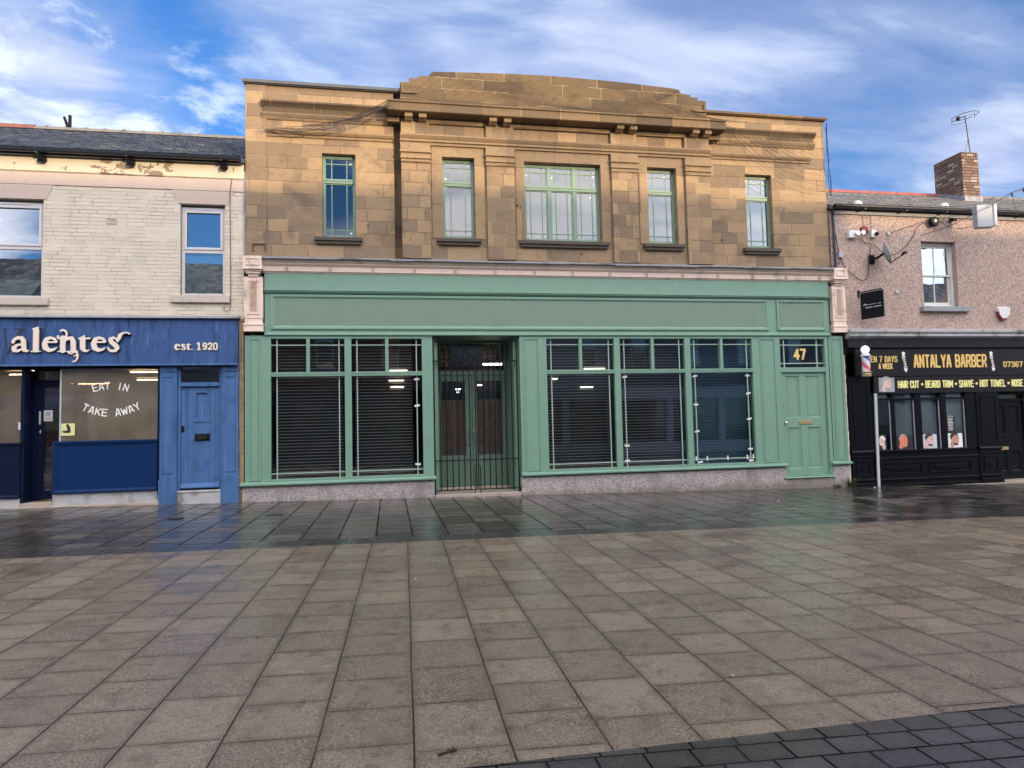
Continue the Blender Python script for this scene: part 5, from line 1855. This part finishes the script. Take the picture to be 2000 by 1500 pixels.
for k in range(0, len(edges), 2):
    m_.box(edges[k], edges[k + 1], -.02, .10, .66, 2.04)
for a, b_ in bays:
    m_.box(a, b_, -.015, .10, 1.875, 1.925)
KS = obj('shop_window', m_, 'black_paint', K, bevel=.004)
for i, (a, b_) in enumerate(bays):
    obj('pane', M().box(a, b_, .04, .044, .66, 1.875).box(a, b_, .04, .044, 1.925, 2.04), 'glass_shop', KS)
    obj('glazing_edge', M().box(b_ - .02, b_ - .004, .02, .038, .66, 1.875), 'grey_plastic', KS)
    if i:
        obj('window_blind', M().box(a + .015, b_ - .02, .10, .105, .66, 1.875), 'frosted_film', K)
    obj('window_blind', M().box(a + .01, b_ - .03, .095, .10, 1.93, 2.04), 'film_pale', K)
obj('interior_shelf', M().box(11.80, 12.19, .45, .7, 1.30, 1.45), 'print_blue', K)
obj('interior_shelf', M().box(11.86, 12.19, .45, .7, 1.26, 1.30).box(11.80, 12.19, .5, .7, 1.02, 1.04), 'interior_wall', K)
obj('interior_lamp', M().lathe([(.02, 1.68), (.035, 1.72), (.01, 1.75)], 12.16, .5, 8), 'lamp_tube', K)
obj('interior_wall', M().box(11.0, 16.5, 2.6, 2.7, -.4, 3.3), 'interior_dark', K)
rs_ = M()
rs_.box(11.75, 14.60, -.02, .10, -.22, .62)
rs_.box(11.75, 14.45, -.075, .10, .62, .66)
mould(rs_, 11.75, 14.60, [(-.03, .44), (-.05, .45), (-.05, .47), (-.03, .49)], -.02)
for (a, b_) in ((11.80, 12.95), (13.15, 14.35)):
    rs_.ring(a, b_, .08, .36, .022, -.045, -.02)
    rs_.prism([(a + .08 + (.0 if a < 13 else .03), .265), (b_ - .08, .265), (b_ - .20, .17), (a + .20, .17)], -.05, -.02, 'y')
mould(rs_, 11.75, 14.60, [(-.03, -.08), (-.055, -.07), (-.055, -.04), (-.03, -.02)], -.02)
mould(rs_, 11.75, 14.60, [(-.06, -.20), (-.06, -.17), (-.03, -.15)], -.02)
obj('stall_riser', rs_, 'black_paint', K, bevel=.003)
obj('step', M().box(11.04, 16.6, -.09, .2, -.8, -.235).box(15.24, 16.6, -.02, 1.2, -.235, -.20), 'stone_step', K, bevel=.01)
m_ = M().ring(15.24, 16.40, -.20, 2.04, .07, .28, .38, wb=0)
m_.box(15.31, 16.33, .28, .38, 1.80, 1.86)
obj('door_frame', m_, 'black_paint', K, bevel=.004)
obj('window_blind', M().box(15.33, 16.2, .36, .365, 1.87, 1.97), 'frosted_film', K)
kd = M()
kp = [(15.45, 15.78, .95, 1.68), (15.90, 16.20, .95, 1.68), (15.45, 15.78, 0.0, .50), (15.90, 16.20, 0.0, .50)]
wall_holes(15.31, 16.33, -.19, 1.80, kp, .32, .36, kd)
for q in kp:
    kd.box(q[0], q[1], .345, .35, q[2], q[3])
    kd.bevel_panel(q[0], q[1], q[2], q[3], .318, .345, .03)
KD = obj('door', kd, 'black_paint', K)
obj('letter_box', M().box(15.50, 15.82, .30, .319, .55, .63), 'brass', KD, bevel=.004)
obj('door_number', sdf_mesh(text_strokes('45', 15.42, 15.50, 1.70, 1.76, .008) if False else [[(15.44, 1.76, .009), (15.44, 1.70, .009)], [(15.50, 1.76, .009), (15.50, 1.70, .009)]], .006, .312, .319), 'chrome', KD)
# post standing in front of the window: pale metal tube
obj('post', M().prism([(11.665, -.24), (11.735, -.24), (11.775, 2.04), (11.705, 2.04)], -.075, -.04, 'y'), 'grey_metal', label='pale grey upright metal trim running from pavement to sign beside the barber window', cat='post', bevel=.006)
# end wall column of the shop front and the black return
obj('black_return', M().box(10.985, 11.03, -.02, .2, -.45, 3.38), 'black_paint', K)
# posters along the bottom of the barber window
for i, (a, b_, z0_, z1_, bgm, sk, hr, lab, fl_) in enumerate((
        (11.81, 12.05, .67, 1.04, 'black_ink', 'skin_pale', 'white_letter', 'dark poster of a reclining client in the narrow left bay of the barber window', -1),
        (12.31, 12.74, .67, 1.00, 'black_ink', 'skin_red', 'skin_print', 'red toned poster of a man being shaved in the second bay of the barber window', 1),
        (13.05, 13.46, .67, 1.01, 'paper', 'skin_pale', 'hair_print', 'poster with white towel and pale face in the third bay of the barber window', 1),
        (13.76, 14.20, .67, 1.02, 'film_pale', 'skin_print', 'hair_print', 'poster of a dark haired man in profile in the right bay of the barber window', 1))):
    e = portrait('window_poster', a, b_, z0_, z1_, .036, bgm, sk, hr, lab, fl_, 'poster', 'posters along the barber window')
e = empty('price_list', (13.9, .036, 1.04), 'narrow black and white list of services above the right poster in the barber window', 'poster')
obj('card', M().box(13.77, 14.02, .032, .036, 1.05, 1.47), 'black_ink', e)
pr = [[(13.80, 1.45, .006), (13.98, 1.45, .006)]]
rn2 = random.Random(4)
for k in range(9):
    zz3 = 1.40 - k * .037
    pr.append([(13.80 + rn2.random() * .03, zz3, .007 + .006 * rn2.random()), (13.97 - rn2.random() * .05, zz3, .008)])
obj('print', sdf_mesh(pr, .006, .0285, .0315), 'paper', e)
# striped barber pole
P = empty('barber_pole', (11.37, -.26, 2.43), 'illuminated barber pole with blue and pink stripes and white globe on the black shop front', 'barber pole')
px0, py0 = 11.36, -.27
gl_ = M().lathe([(.02, 2.995)] + [(.098 * math.sin(t), 3.09 - .098 * math.cos(t)) for t in [math.pi * k / 10 for k in range(1, 10)]] + [(.01, 3.19)], px0, py0, 18)
obj('globe', gl_, 'pole_globe', P, smooth=True)
cy = M()
n = 20
hh0, hh1 = 2.55, 2.93
stripe_mats = ['white_plastic', 'pole_blue', 'white_plastic', 'pole_red']
for si in range(4):
    mbs = M()
    for k in range(20):
        for q in range(24):
            if int((q / 24 * 4 + k / 20 * 3.0) % 4) != si:
                continue
            t0, t1 = 2 * math.pi * q / 24, 2 * math.pi * (q + 1) / 24
            za, zb = hh0 + (hh1 - hh0) * k / 20, hh0 + (hh1 - hh0) * (k + 1) / 20
            rr2 = .092
            mbs.poly([(px0 + rr2 * math.cos(t0), py0 + rr2 * math.sin(t0), za), (px0 + rr2 * math.cos(t1), py0 + rr2 * math.sin(t1), za),
                      (px0 + rr2 * math.cos(t1), py0 + rr2 * math.sin(t1), zb), (px0 + rr2 * math.cos(t0), py0 + rr2 * math.sin(t0), zb)])
    obj('stripe', mbs, stripe_mats[si], P)
obj('end_cap', M().lathe([(.118, 2.93), (.122, 2.95), (.10, 2.965), (.09, 3.0), (.04, 3.01)], px0, py0, 18), 'white_plastic', P)
obj('end_cap', M().lathe([(.07, 2.43), (.105, 2.45), (.11, 2.50), (.10, 2.53), (.13, 2.545), (.13, 2.56)], px0, py0, 18), 'brass', P)
obj('bracket', M().box(px0 - .02, px0 + .02, py0 + .08, -.03, 2.97, 3.0).box(px0 - .02, px0 + .02, py0 + .08, -.03, 2.48, 2.51), 'iron', P)

# ---- fittings on the pebbledash wall
e = empty('floodlight', (11.38, 0, 5.86), 'white twin headed security floodlight at the top left of the pebbledash wall', 'light')
obj('box', M().box(11.23, 11.45, -.10, 0, 5.87, 6.05), 'white_plastic', e, bevel=.012)
obj('lamp_head', M().lathe([(.03, -.08), (.055, -.14), (.055, -.18)], 11.42, 0, 12, 'y', 5.97), 'chrome', e)
obj('lamp_head', M().lathe([(.03, -.08), (.055, -.16), (.055, -.2)], 11.55, 0, 12, 'y', 5.98).tube([(11.45, -.06, 5.98), (11.55, -.08, 5.98)], .012, 6), 'chrome', e)
e = empty('alarm_bell', (11.70, 0, 6.0), 'dark red round fire alarm bell between the floodlight and the camera', 'alarm')
obj('bell', M().lathe([(.02, .0), (.105, -.02), (.10, -.06), (.05, -.09), (.015, -.10)], 11.70, 0, 18, 'y', 6.08), 'alarm_red', e, smooth=True)
obj('bracket', M().tube([(11.70, -.02, 6.18), (11.69, -.02, 6.47)], .007, 5), 'alarm_red', e)
e = empty('security_camera', (11.93, 0, 5.88), 'small white security camera right of the dark red bell', 'camera')
obj('housing', M().box(11.86, 11.99, -.09, 0, 5.90, 6.09), 'white_plastic', e, bevel=.012)
obj('lens', M().lathe([(.045, -.085), (.045, -.14), (.02, -.15)], 11.98, 0, 12, 'y', 5.98), 'iron', e)
obj('bracket', M().tube([(11.92, -.02, 6.09), (11.91, -.02, 6.47)], .007, 5), 'alarm_red', e)
for (q, qz, lab) in ((12.38, 6.02, 'tiny grey junction box left of the black round lamp on the pebbledash wall'), (12.52, 4.56, 'tiny grey junction box low on the pebbledash wall right of the black board')):
    obj('junction_box', M().box(q - .035, q + .035, -.05, 0, qz - .04, qz + .04), 'grey_metal', label=lab, cat='junction box', bevel=.01, group='tiny junction boxes on the pebbledash wall')
# satellite dish
e = empty('satellite_dish', (11.85, 0, 5.3), 'small grey satellite dish on a bracket left of the barber sash window', 'satellite dish')
dd = M()
dc = Vector((11.98, -.32, 5.44))
dn = Vector((.80, -.48, .22)).normalized()
ua = dn.cross(Vector((0, 0, 1))).normalized()
va = ua.cross(dn)
rings = 7
nn = 24
pts = []
for k in range(rings):
    r_ = .27 * k / (rings - 1)
    for q in range(nn):
        t = 2 * math.pi * q / nn
        pts.append(dc + ua * r_ * math.cos(t) * .92 + va * r_ * math.sin(t) + dn * (r_ * r_ * 1.1))
i0 = 0
dd.v = [tuple(p) for p in pts] + [tuple(p - dn * .008) for p in pts]
for k in range(rings - 1):
    for q in range(nn):
        j = (q + 1) % nn
        dd.f.append((k * nn + q, k * nn + j, (k + 1) * nn + j, (k + 1) * nn + q))
        o_ = rings * nn
        dd.f.append((o_ + k * nn + q, o_ + (k + 1) * nn + q, o_ + (k + 1) * nn + j, o_ + k * nn + j))
for q in range(nn):
    j = (q + 1) % nn
    k = (rings - 1) * nn
    dd.f.append((k + q, k + j, rings * nn + k + j, rings * nn + k + q))
obj('dish', dd, 'grey_plastic', e, smooth=True)
low = dc - va * .25 + dn * .05
if low.z > dc.z: low = dc + va * .25 + dn * .05
arm_end = Vector((12.22, -.62, 5.33))
obj('arm', M().tube([dc - dn * .02, low, low + Vector((.02, -.02, -.02)), arm_end], .012, 6), 'iron', e)
obj('receiver', M().tube([arm_end, arm_end + Vector((.04, -.02, .05)), arm_end + Vector((.09, -.04, .055))], [.03, .036, .03], 8), 'iron', e)
obj('bracket', M().box(11.80, 11.92, -.06, 0, 5.24, 5.46).tube([(11.86, -.05, 5.35), (11.90, -.2, 5.36), tuple(dc)], .03, 8), 'iron', e)
# estate agent style board
e = empty('agent_board', (11.8, 0, 3.86), 'square black projecting board with two faint lines of lettering under the satellite dish', 'sign')
rotc = (11.78, -.2)
ang = R(24)


def rotz(mb, c, a):
    mb.v = [(c[0] + (x - c[0]) * math.cos(a) - (y - c[1]) * math.sin(a), c[1] + (x - c[0]) * math.sin(a) + (y - c[1]) * math.cos(a), z) for x, y, z in mb.v]
    return mb


ck = 1.0
SG = (11.46, -.08)
sa = -math.atan2(.55, .20)


def swing(mb):
    return rotz(mb, SG, sa)


obj('board', swing(M().box(11.46, 12.045, -.095, -.065, 3.84, 4.49)), 'black_paint', e, bevel=.004)
obj('trim', swing(M().ring(11.45, 12.055, 3.83, 4.50, .012, -.099, -.0955)), 'cable_pale', e)
pr = [[(11.54, 4.175, .009), (11.58, 4.205, .010), (11.63, 4.175, .009)]]
for k in range(10):
    if k in (6,): continue
    pr.append([(11.665 + k * .033, 4.182, .006), (11.68 + k * .033, 4.182, .006)])
for k in range(11):
    if k == 5: continue
    pr.append([(11.59 + k * .037, 4.115, .010), (11.604 + k * .037, 4.115, .010)])
obj('lettering', swing(sdf_mesh(pr, .006, -.102, -.0957)), 'paper', e)
obj('bracket', swing(M().box(11.39, 12.0, -.09, -.07, 4.50, 4.53)).box(11.44, 11.50, -.012, 0, 4.40, 4.58), 'iron', e)
# burglar alarm
e = empty('burglar_alarm', (15.57, 0, 3.86), 'white burglar alarm box with red lower half on the right of the pebbledash wall', 'alarm')
obj('cover', M().prism([(15.38, 4.17), (15.40, 4.00), (15.50, 3.90), (15.62, 3.90), (15.72, 4.00), (15.75, 4.17), (15.66, 4.20), (15.46, 4.20)], -.09, -.0, 'y'), 'white_plastic', e, bevel=.012)
obj('lens', M().prism([(15.385, 4.08), (15.40, 3.96), (15.50, 3.86), (15.60, 3.86), (15.66, 3.92), (15.56, 3.895), (15.48, 3.91), (15.41, 4.0)], -.095, -.01, 'y'), 'alarm_red', e)
# grey festoon control box hanging off the eaves
e = empty('control_box', (14.45, -.7, 5.95), 'grey electrical box hung in front of the gutter above the barber shop', 'electrical box')
obj('case', rotz(M().box(14.19, 14.57, -.90, -.70, 6.0, 6.55), (14.45, -.8), R(-14)), 'grey_plastic', e, bevel=.015)
obj('lid', rotz(M().box(14.57, 14.64, -.93, -.67, 6.02, 6.56), (14.45, -.8), R(-14)), 'white_plastic', e, bevel=.015)
obj('hanger', M().tube([(14.45, -.8, 6.54), (14.50, -.9, 6.66), (14.52, -1.0, 6.72)], .006, 5), 'iron', e)
# round black lamp
e = empty('eaves_lamp', (13.65, 0, 6.25), 'round black lamp on the wall beneath the barber gutter', 'light')
obj('body', M().lathe([(.05, .0), (.12, -.05), (.125, -.13), (.10, -.15)], 13.64, 0, 18, 'y', 6.34), 'iron', e)
obj('lens', M().lathe([(.035, -.151), (.02, -.156)], 13.64, 0, 12, 'y', 6.35), 'white_plastic', e)
e = empty('small_spotlight', (14.21, 0, 6.36), 'little black spotlight between the round lamp and the grey box', 'light')
obj('body', M().prism([(-.16, 6.36), (-.02, 6.38), (-.02, 6.45), (-.15, 6.44)], 14.15, 14.27), 'iron', e, bevel=.01)
obj('bracket', M().box(14.19, 14.23, -.03, 0, 6.40, 6.47), 'iron', e)
# loose cables


def smooth_pts(pts, n=6):
    pts = [Vector(p) for p in pts]
    out = []
    for i in range(len(pts) - 1):
        p0, p1, p2, p3 = pts[max(i - 1, 0)], pts[i], pts[i + 1], pts[min(i + 2, len(pts) - 1)]
        for k in range(n):
            t = k / n
            out.append(0.5 * ((2 * p1) + (-p0 + p2) * t + (2 * p0 - 5 * p1 + 4 * p2 - p3) * t * t + (-p0 + 3 * p1 - 3 * p2 + p3) * t ** 3))
    out.append(pts[-1])
    return [tuple(p) for p in out]


def cable(pts, r, mat, label):
    obj('cable', M().tube(smooth_pts(pts), r, 5), mat, label=label, cat='cable', group='loose cables on the barber wall')


cable([(11.62, -.03, 5.90), (11.70, -.03, 5.78), (11.95, -.03, 5.74), (12.20, -.03, 5.53), (12.48, -.03, 5.49), (12.85, -.03, 5.72), (13.10, -.03, 6.0), (13.20, -.03, 6.20), (13.38, -.04, 6.31)], .008, 'cable_brown', 'long brown cable looping from the security camera up to the round black lamp')
cable([(12.40, -.03, 6.03), (12.75, -.03, 6.15), (13.10, -.04, 6.26), (13.40, -.06, 6.34), (13.8, -.10, 6.34), (14.0, -.12, 6.22), (14.3, -.2, 6.15), (14.5, -.4, 6.18), (14.75, -.70, 6.25)], .008, 'cable_brown', 'brown cable passing behind the round black lamp to the grey box')
cable([(11.86, -.04, 5.72), (11.80, -.05, 5.5), (11.76, -.04, 5.2), (11.74, -.03, 4.95), (11.62, -.03, 4.84), (11.45, -.03, 4.88), (11.22, -.03, 5.05), (11.08, -.03, 5.2), (11.02, -.03, 5.5)], .009, 'cable_black', 'black cable sagging from the satellite dish to the corbel')
cable([(11.83, -.03, 5.25), (11.85, -.02, 4.9), (11.87, -.02, 4.5)], .006, 'cable_pale', 'pale thin cable dropping from the satellite dish to the black board')
cable([(10.80, -.06, 6.5), (10.86, -.05, 6.1), (10.94, -.05, 5.6), (10.97, -.05, 5.42), (10.98, -.06, 5.3), (10.80, -.1, 5.17), (10.5, -.2, 5.14)], .012, 'cable_black', 'thick black cable down the corner between stone and pebbledash')
obj('cable_clip_box', M().box(10.94, 11.05, -.08, 0, 5.38, 5.52), 'grey_plastic', label='little grey splitter box on the black corner cable', cat='junction box', bevel=.012)
obj('corner_downpipe', M().tube([(10.83, -.10, 6.6), (10.84, -.06, 6.4), (10.85, -.05, 5.1)], .03, 8), 'gutter_black', label='black downpipe in the corner between the stone and pebbledash buildings', cat='downpipe')
# catenary with festoon lights
GA = empty('festoon_lights', (14.5, -1.1, 6.0), 'sagging festoon cable with hanging icicle light strings running off the top right', 'string lights')
cat = smooth_pts([(11.55, -.30, 5.45), (12.6, -.8, 5.76), (13.4, -.95, 6.02), (14.3, -1.0, 6.45), (15.0, -1.05, 6.82), (15.9, -1.2, 7.12), (17.0, -1.4, 7.4), (18.5, -2, 7.6)])
obj('cable', M().tube(cat[6:], .008, 5), 'cable_black', GA)
obj('cable', M().tube([(a, b_ + .03, c - .03 - .03 * math.sin(i * 1.7)) for i, (a, b_, c) in enumerate(cat[18:])], .006, 5), 'cable_black', GA)
for (q, ln) in ((14.98, .55), (15.27, 1.9), (15.45, 2.3), (15.62, 1.2)):
    zq = None
    for (a, b_, c), (a2, b2, c2) in zip(cat[:-1], cat[1:]):
        if a <= q <= a2:
            t = (q - a) / (a2 - a)
            zq, yq = c + (c2 - c) * t, b_ + (b2 - b_) * t
    pts = [(q + .02 * math.sin(k * 1.3) + .012 * k, yq, zq - ln * k / 8) for k in range(9)]
    o = M().tube(pts, .005, 4)
    for p in pts[1:]:
        o.lathe([(.004, p[2] - .03), (.010, p[2] - .018), (.006, p[2])], p[0], p[1], 6)
    o.lathe([(.01, zq - .10), (.022, zq - .06), (.022, zq - .0)], q, yq, 6)
    obj('light_string', o, 'cable_black', GA)
# TV aerial on the chimney
e = empty('tv_aerial', (17.78, 2.9, 8.9), 'ring shaped rooftop aerial on a leaning mast strapped to the brick chimney', 'aerial')
mb_ = Vector((17.80, 2.78, 8.72))
mt_ = Vector((17.62, 2.78, 10.62))
obj('mast', M().tube([mb_, mt_], .016, 8), 'cable_brown', e)
rp = []
for k in range(25):
    t = 2 * math.pi * k / 24 * .96 + .25
    rp.append((17.62 + .36 * math.cos(t), 2.78 + .36 * math.sin(t), 10.60 + .05 * math.cos(t) * 1 + .02))
obj('loop', M().tube(rp, .009, 6), 'iron', e)
obj('loop', M().tube([(a * 1.0, b_, c - .10) for a, b_, c in rp[2:18]], .006, 6), 'iron', e)
obj('boom', M().tube([(17.30, 2.70, 10.50), (17.62, 2.78, 10.60)], .012, 6).tube([(17.98, 2.8, 10.60), (17.985, 2.8, 10.78)], .008, 5).box(17.27, 17.34, 2.67, 2.75, 10.44, 10.54), 'iron', e)
obj('clamp', M().box(17.69, 17.85, 2.70, 2.82, 8.98, 9.05).box(17.69, 17.85, 2.70, 2.82, 8.80, 8.87), 'iron', e)
obj('cable', M().tube(smooth_pts([(17.66, 2.75, 9.95), (17.55, 2.7, 9.70), (17.42, 2.65, 9.45), (17.40, 2.6, 9.37)]), .006, 5), 'iron', e)

# ------------------------------------------------------------------ small things on the ground
rw = random.Random(21)


def weed(cx, cy, h, n, label, nm='weed'):
    z0 = gz(cx)
    e = empty(nm, (cx, cy, z0), label, 'weed')
    lm = M()
    sm_ = M()
    for k in range(n):
        a = rw.uniform(0, 2 * math.pi)
        ht = h * rw.uniform(.3, 1)
        bx, by = cx + rw.uniform(-.10, .10), cy + rw.uniform(-.05, .05)
        tx, ty = bx + math.cos(a) * ht * .45, by - abs(math.sin(a)) * ht * .35
        sm_.tube([(bx, by, z0), ((bx + tx) / 2, (by + ty) / 2, z0 + ht * .6), (tx, ty, z0 + ht)], .003, 4)
        for j in range(7):
            t = .25 + .75 * j / 6
            lx, ly, lz = bx + (tx - bx) * t, by + (ty - by) * t, z0 + ht * t
            b2 = rw.uniform(0, 2 * math.pi)
            s = rw.uniform(.018, .04)
            d_ = Vector((math.cos(b2), math.sin(b2), rw.uniform(-.2, .6))).normalized() * s
            c_ = Vector((-d_.y, d_.x, rw.uniform(-.01, .01))) * .4
            o_ = Vector((lx, ly, lz))
            lm.poly([o_, o_ + d_ * .5 + c_, o_ + d_ * 1.2, o_ + d_ * .5 - c_])
    obj('leaves', lm, 'leaf', e)
    obj('stems', sm_, 'stem', e)


weed(10.93, -.10, .26, 34, 'leafy green weed growing at the corner of the granite plinth and the black shop front')
weed(10.55, -.08, .09, 14, 'low patch of moss and grass at the foot of the granite plinth', 'moss_patch')


def scrap(x, y, s, label, mat='paper_scrap', nm='litter'):
    z = gz(x) + .003
    mbx = M()
    rq = random.Random(int(x * 100))
    pts = [(x + s * math.cos(t) * rq.uniform(.6, 1), y + s * math.sin(t) * rq.uniform(.5, 1)) for t in [k * math.pi / 3 for k in range(6)]]
    mbx.prism(pts, z, z + .012, 'z')
    obj(nm, mbx, mat, label=label, cat='litter', group='scraps of litter on the paving', bevel=.002)


scrap(11.38, -.32, .035, 'white scrap of paper on the wet footway in front of the black pilaster')
scrap(2.05, -.35, .030, 'pale scrap on the wet footway in front of the iron gate')
scrap(7.6, -2.4, .030, 'pale scrap on the dark footway in front of the taped green window')
scrap(.28, -7.9, .010, 'tiny pale speck lying in the middle of the buff slabs')
scrap(2.02, -10.95, .009, 'tiny pale speck at a slab corner near the charcoal setts')
tw = M().tube([(.22, -11.60, gz(.22) + .01), (.27, -11.58, gz(.27) + .012), (.31, -11.565, gz(.3) + .01)], .006, 5)
tw.tube([(.27, -11.58, gz(.27) + .012), (.30, -11.545, gz(.3) + .01)], .004, 5)
obj('twig', tw, 'twig', label='short dark twig on the buff slabs at the bottom of the photo', cat='twig')

for (cx, cy, wx, wy, lab) in ((-1.90, -2.31, .12, .08, 'small dark metal access cover in the wet footway below the left green window'),
                              (-3.45, -2.42, .09, .08, 'small dark metal access cover in the wet footway below the old blue door')):
    z = gz(cx) + .002
    e = empty('access_cover', (cx, cy, z), lab, 'cover', 'small access covers set in the footway')
    obj('frame', M().box(cx - wx - .02, cx + wx + .02, cy - wy - .02, cy - wy, z, z + .004).box(cx - wx - .02, cx + wx + .02, cy + wy, cy + wy + .02, z, z + .004)
        .box(cx - wx - .02, cx - wx, cy - wy, cy + wy, z, z + .004).box(cx + wx, cx + wx + .02, cy - wy, cy + wy, z, z + .004), 'iron', e)
    obj('lid', M().box(cx - wx + .006, cx + wx - .006, cy - wy + .006, cy + wy - .006, z, z + .003), 'cable_black', e)

# ------------------------------------------------------------------ the other side of the street (behind the camera: it shades the street and shows in the glass)


def far_building(xa, xb, eave, ridge, wall_m, label, shop_m, pale=False, shift=0.0):
    e = empty('terraced_building', ((xa + xb) / 2, -21.5, gz(xa)), label, 'building', 'buildings across the street behind the viewer')
    y0_ = -21.5
    w_ = xb - xa
    nwin = max(2, int(w_ / 2.6))
    hs = []
    for k in range(nwin):
        cx = xa + w_ * (k + .5) / nwin
        hs.append((cx - .45, cx + .45, 4.6, 6.2))
    obj('wall', wall_holes(xa, xb, 3.4, eave, hs, y0_, y0_ - .3), wall_m, e)
    obj('side_wall', M().box(xa, xa + .2, y0_ - 8, y0_ - .3, -1.5, eave).box(xb - .2, xb, y0_ - 8, y0_ - .3, -1.5, eave).box(xa + .2, xb - .2, y0_ - 8, y0_ - 7.8, -1.5, eave), 'red_brick', e)
    ry_ = -25.0
    obj('roof', M().prism([(y0_ + .2, eave - .02), (ry_, ridge), (-29.6, eave - .1), (-29.6, eave - .25), (ry_, ridge - .15), (y0_ + .2, eave - .12)], xa, xb), 'slate', e)
    for h in hs:
        f = M().ring(h[0], h[1], h[2], h[3], .07, y0_ - .14, y0_ - .08)
        f.box(h[0] + .07, h[1] - .07, y0_ - .14, y0_ - .08, 5.36, 5.43)
        o = obj('window', f, 'white_wood', e)
        obj('pane', M().box(h[0] + .06, h[1] - .06, y0_ - .12, y0_ - .115, h[2] + .06, h[3] - .06), 'glass_bright', o)
        obj('sill', M().box(h[0] - .1, h[1] + .1, y0_ - .1, y0_ + .1, h[2] - .1, h[2]), 'concrete_sill', o)
    obj('shop_fascia', M().box(xa + .1, xb - .1, y0_ - .2, y0_ + .15, 2.75, 3.4), shop_m, e)
    ps = M()
    for k in range(nwin + 1):
        cx = xa + .2 + (w_ - .4) * k / nwin
        ps.box(cx - .15, cx + .15, y0_ - .3, y0_ + .06, -1.3, 2.75)
    ps.box(xa + .05, xb - .05, y0_ - .3, y0_, -1.3, .35)
    obj('shop_front', ps, shop_m, e)
    obj('pane', M().box(xa + .1, xb - .1, y0_ - .2, y0_ - .19, .35, 2.75), 'glass_shop', e)
    obj('interior_wall', M().box(xa + .2, xb - .2, y0_ - 2.4, y0_ - 2.3, -1.3, 6.6), 'interior_wall', e)
    obj('ceiling', M().box(xa + .2, xb - .2, y0_ - 7.8, y0_ - .3, 3.3, 3.4).box(xa + .2, xb - .2, y0_ - 7.8, y0_ - .3, eave - .3, eave - .2), 'interior_wall', e)


FARB = [(-38, -27, 7.6, 10.6, 'grey_wall', 'grey rendered terraced building furthest left across the street', 'black_fascia'),
        (-27, -17, 7.9, 10.9, 'red_brick', 'red brick terraced building with a blue shop front across the street', 'blue_old'),
        (-17, -8, 7.4, 10.8, 'pale_render', 'pale rendered terraced building with a white shop front across the street', 'white_wood'),
        (-8, 2, 7.8, 10.9, 'red_brick', 'red brick terraced building with a black shop front across the street', 'black_fascia'),
        (2, 12.5, 7.6, 10.95, 'pale_render', 'pale rendered terraced building with a green shop front across the street', 'green_panel'),
        (12.5, 25.4, 7.8, 11.05, 'grey_wall', 'grey rendered terraced building with a white shop front across the street', 'white_wood'),
        (25.4, 36, 7.4, 10.5, 'red_brick', 'red brick terraced building with a dark blue shop front across the street', 'blue_new'),
        (36, 48, 7.4, 10.4, 'pale_render', 'pale rendered terraced building furthest right across the street', 'black_fascia')]
for q in FARB:
    far_building(*q)
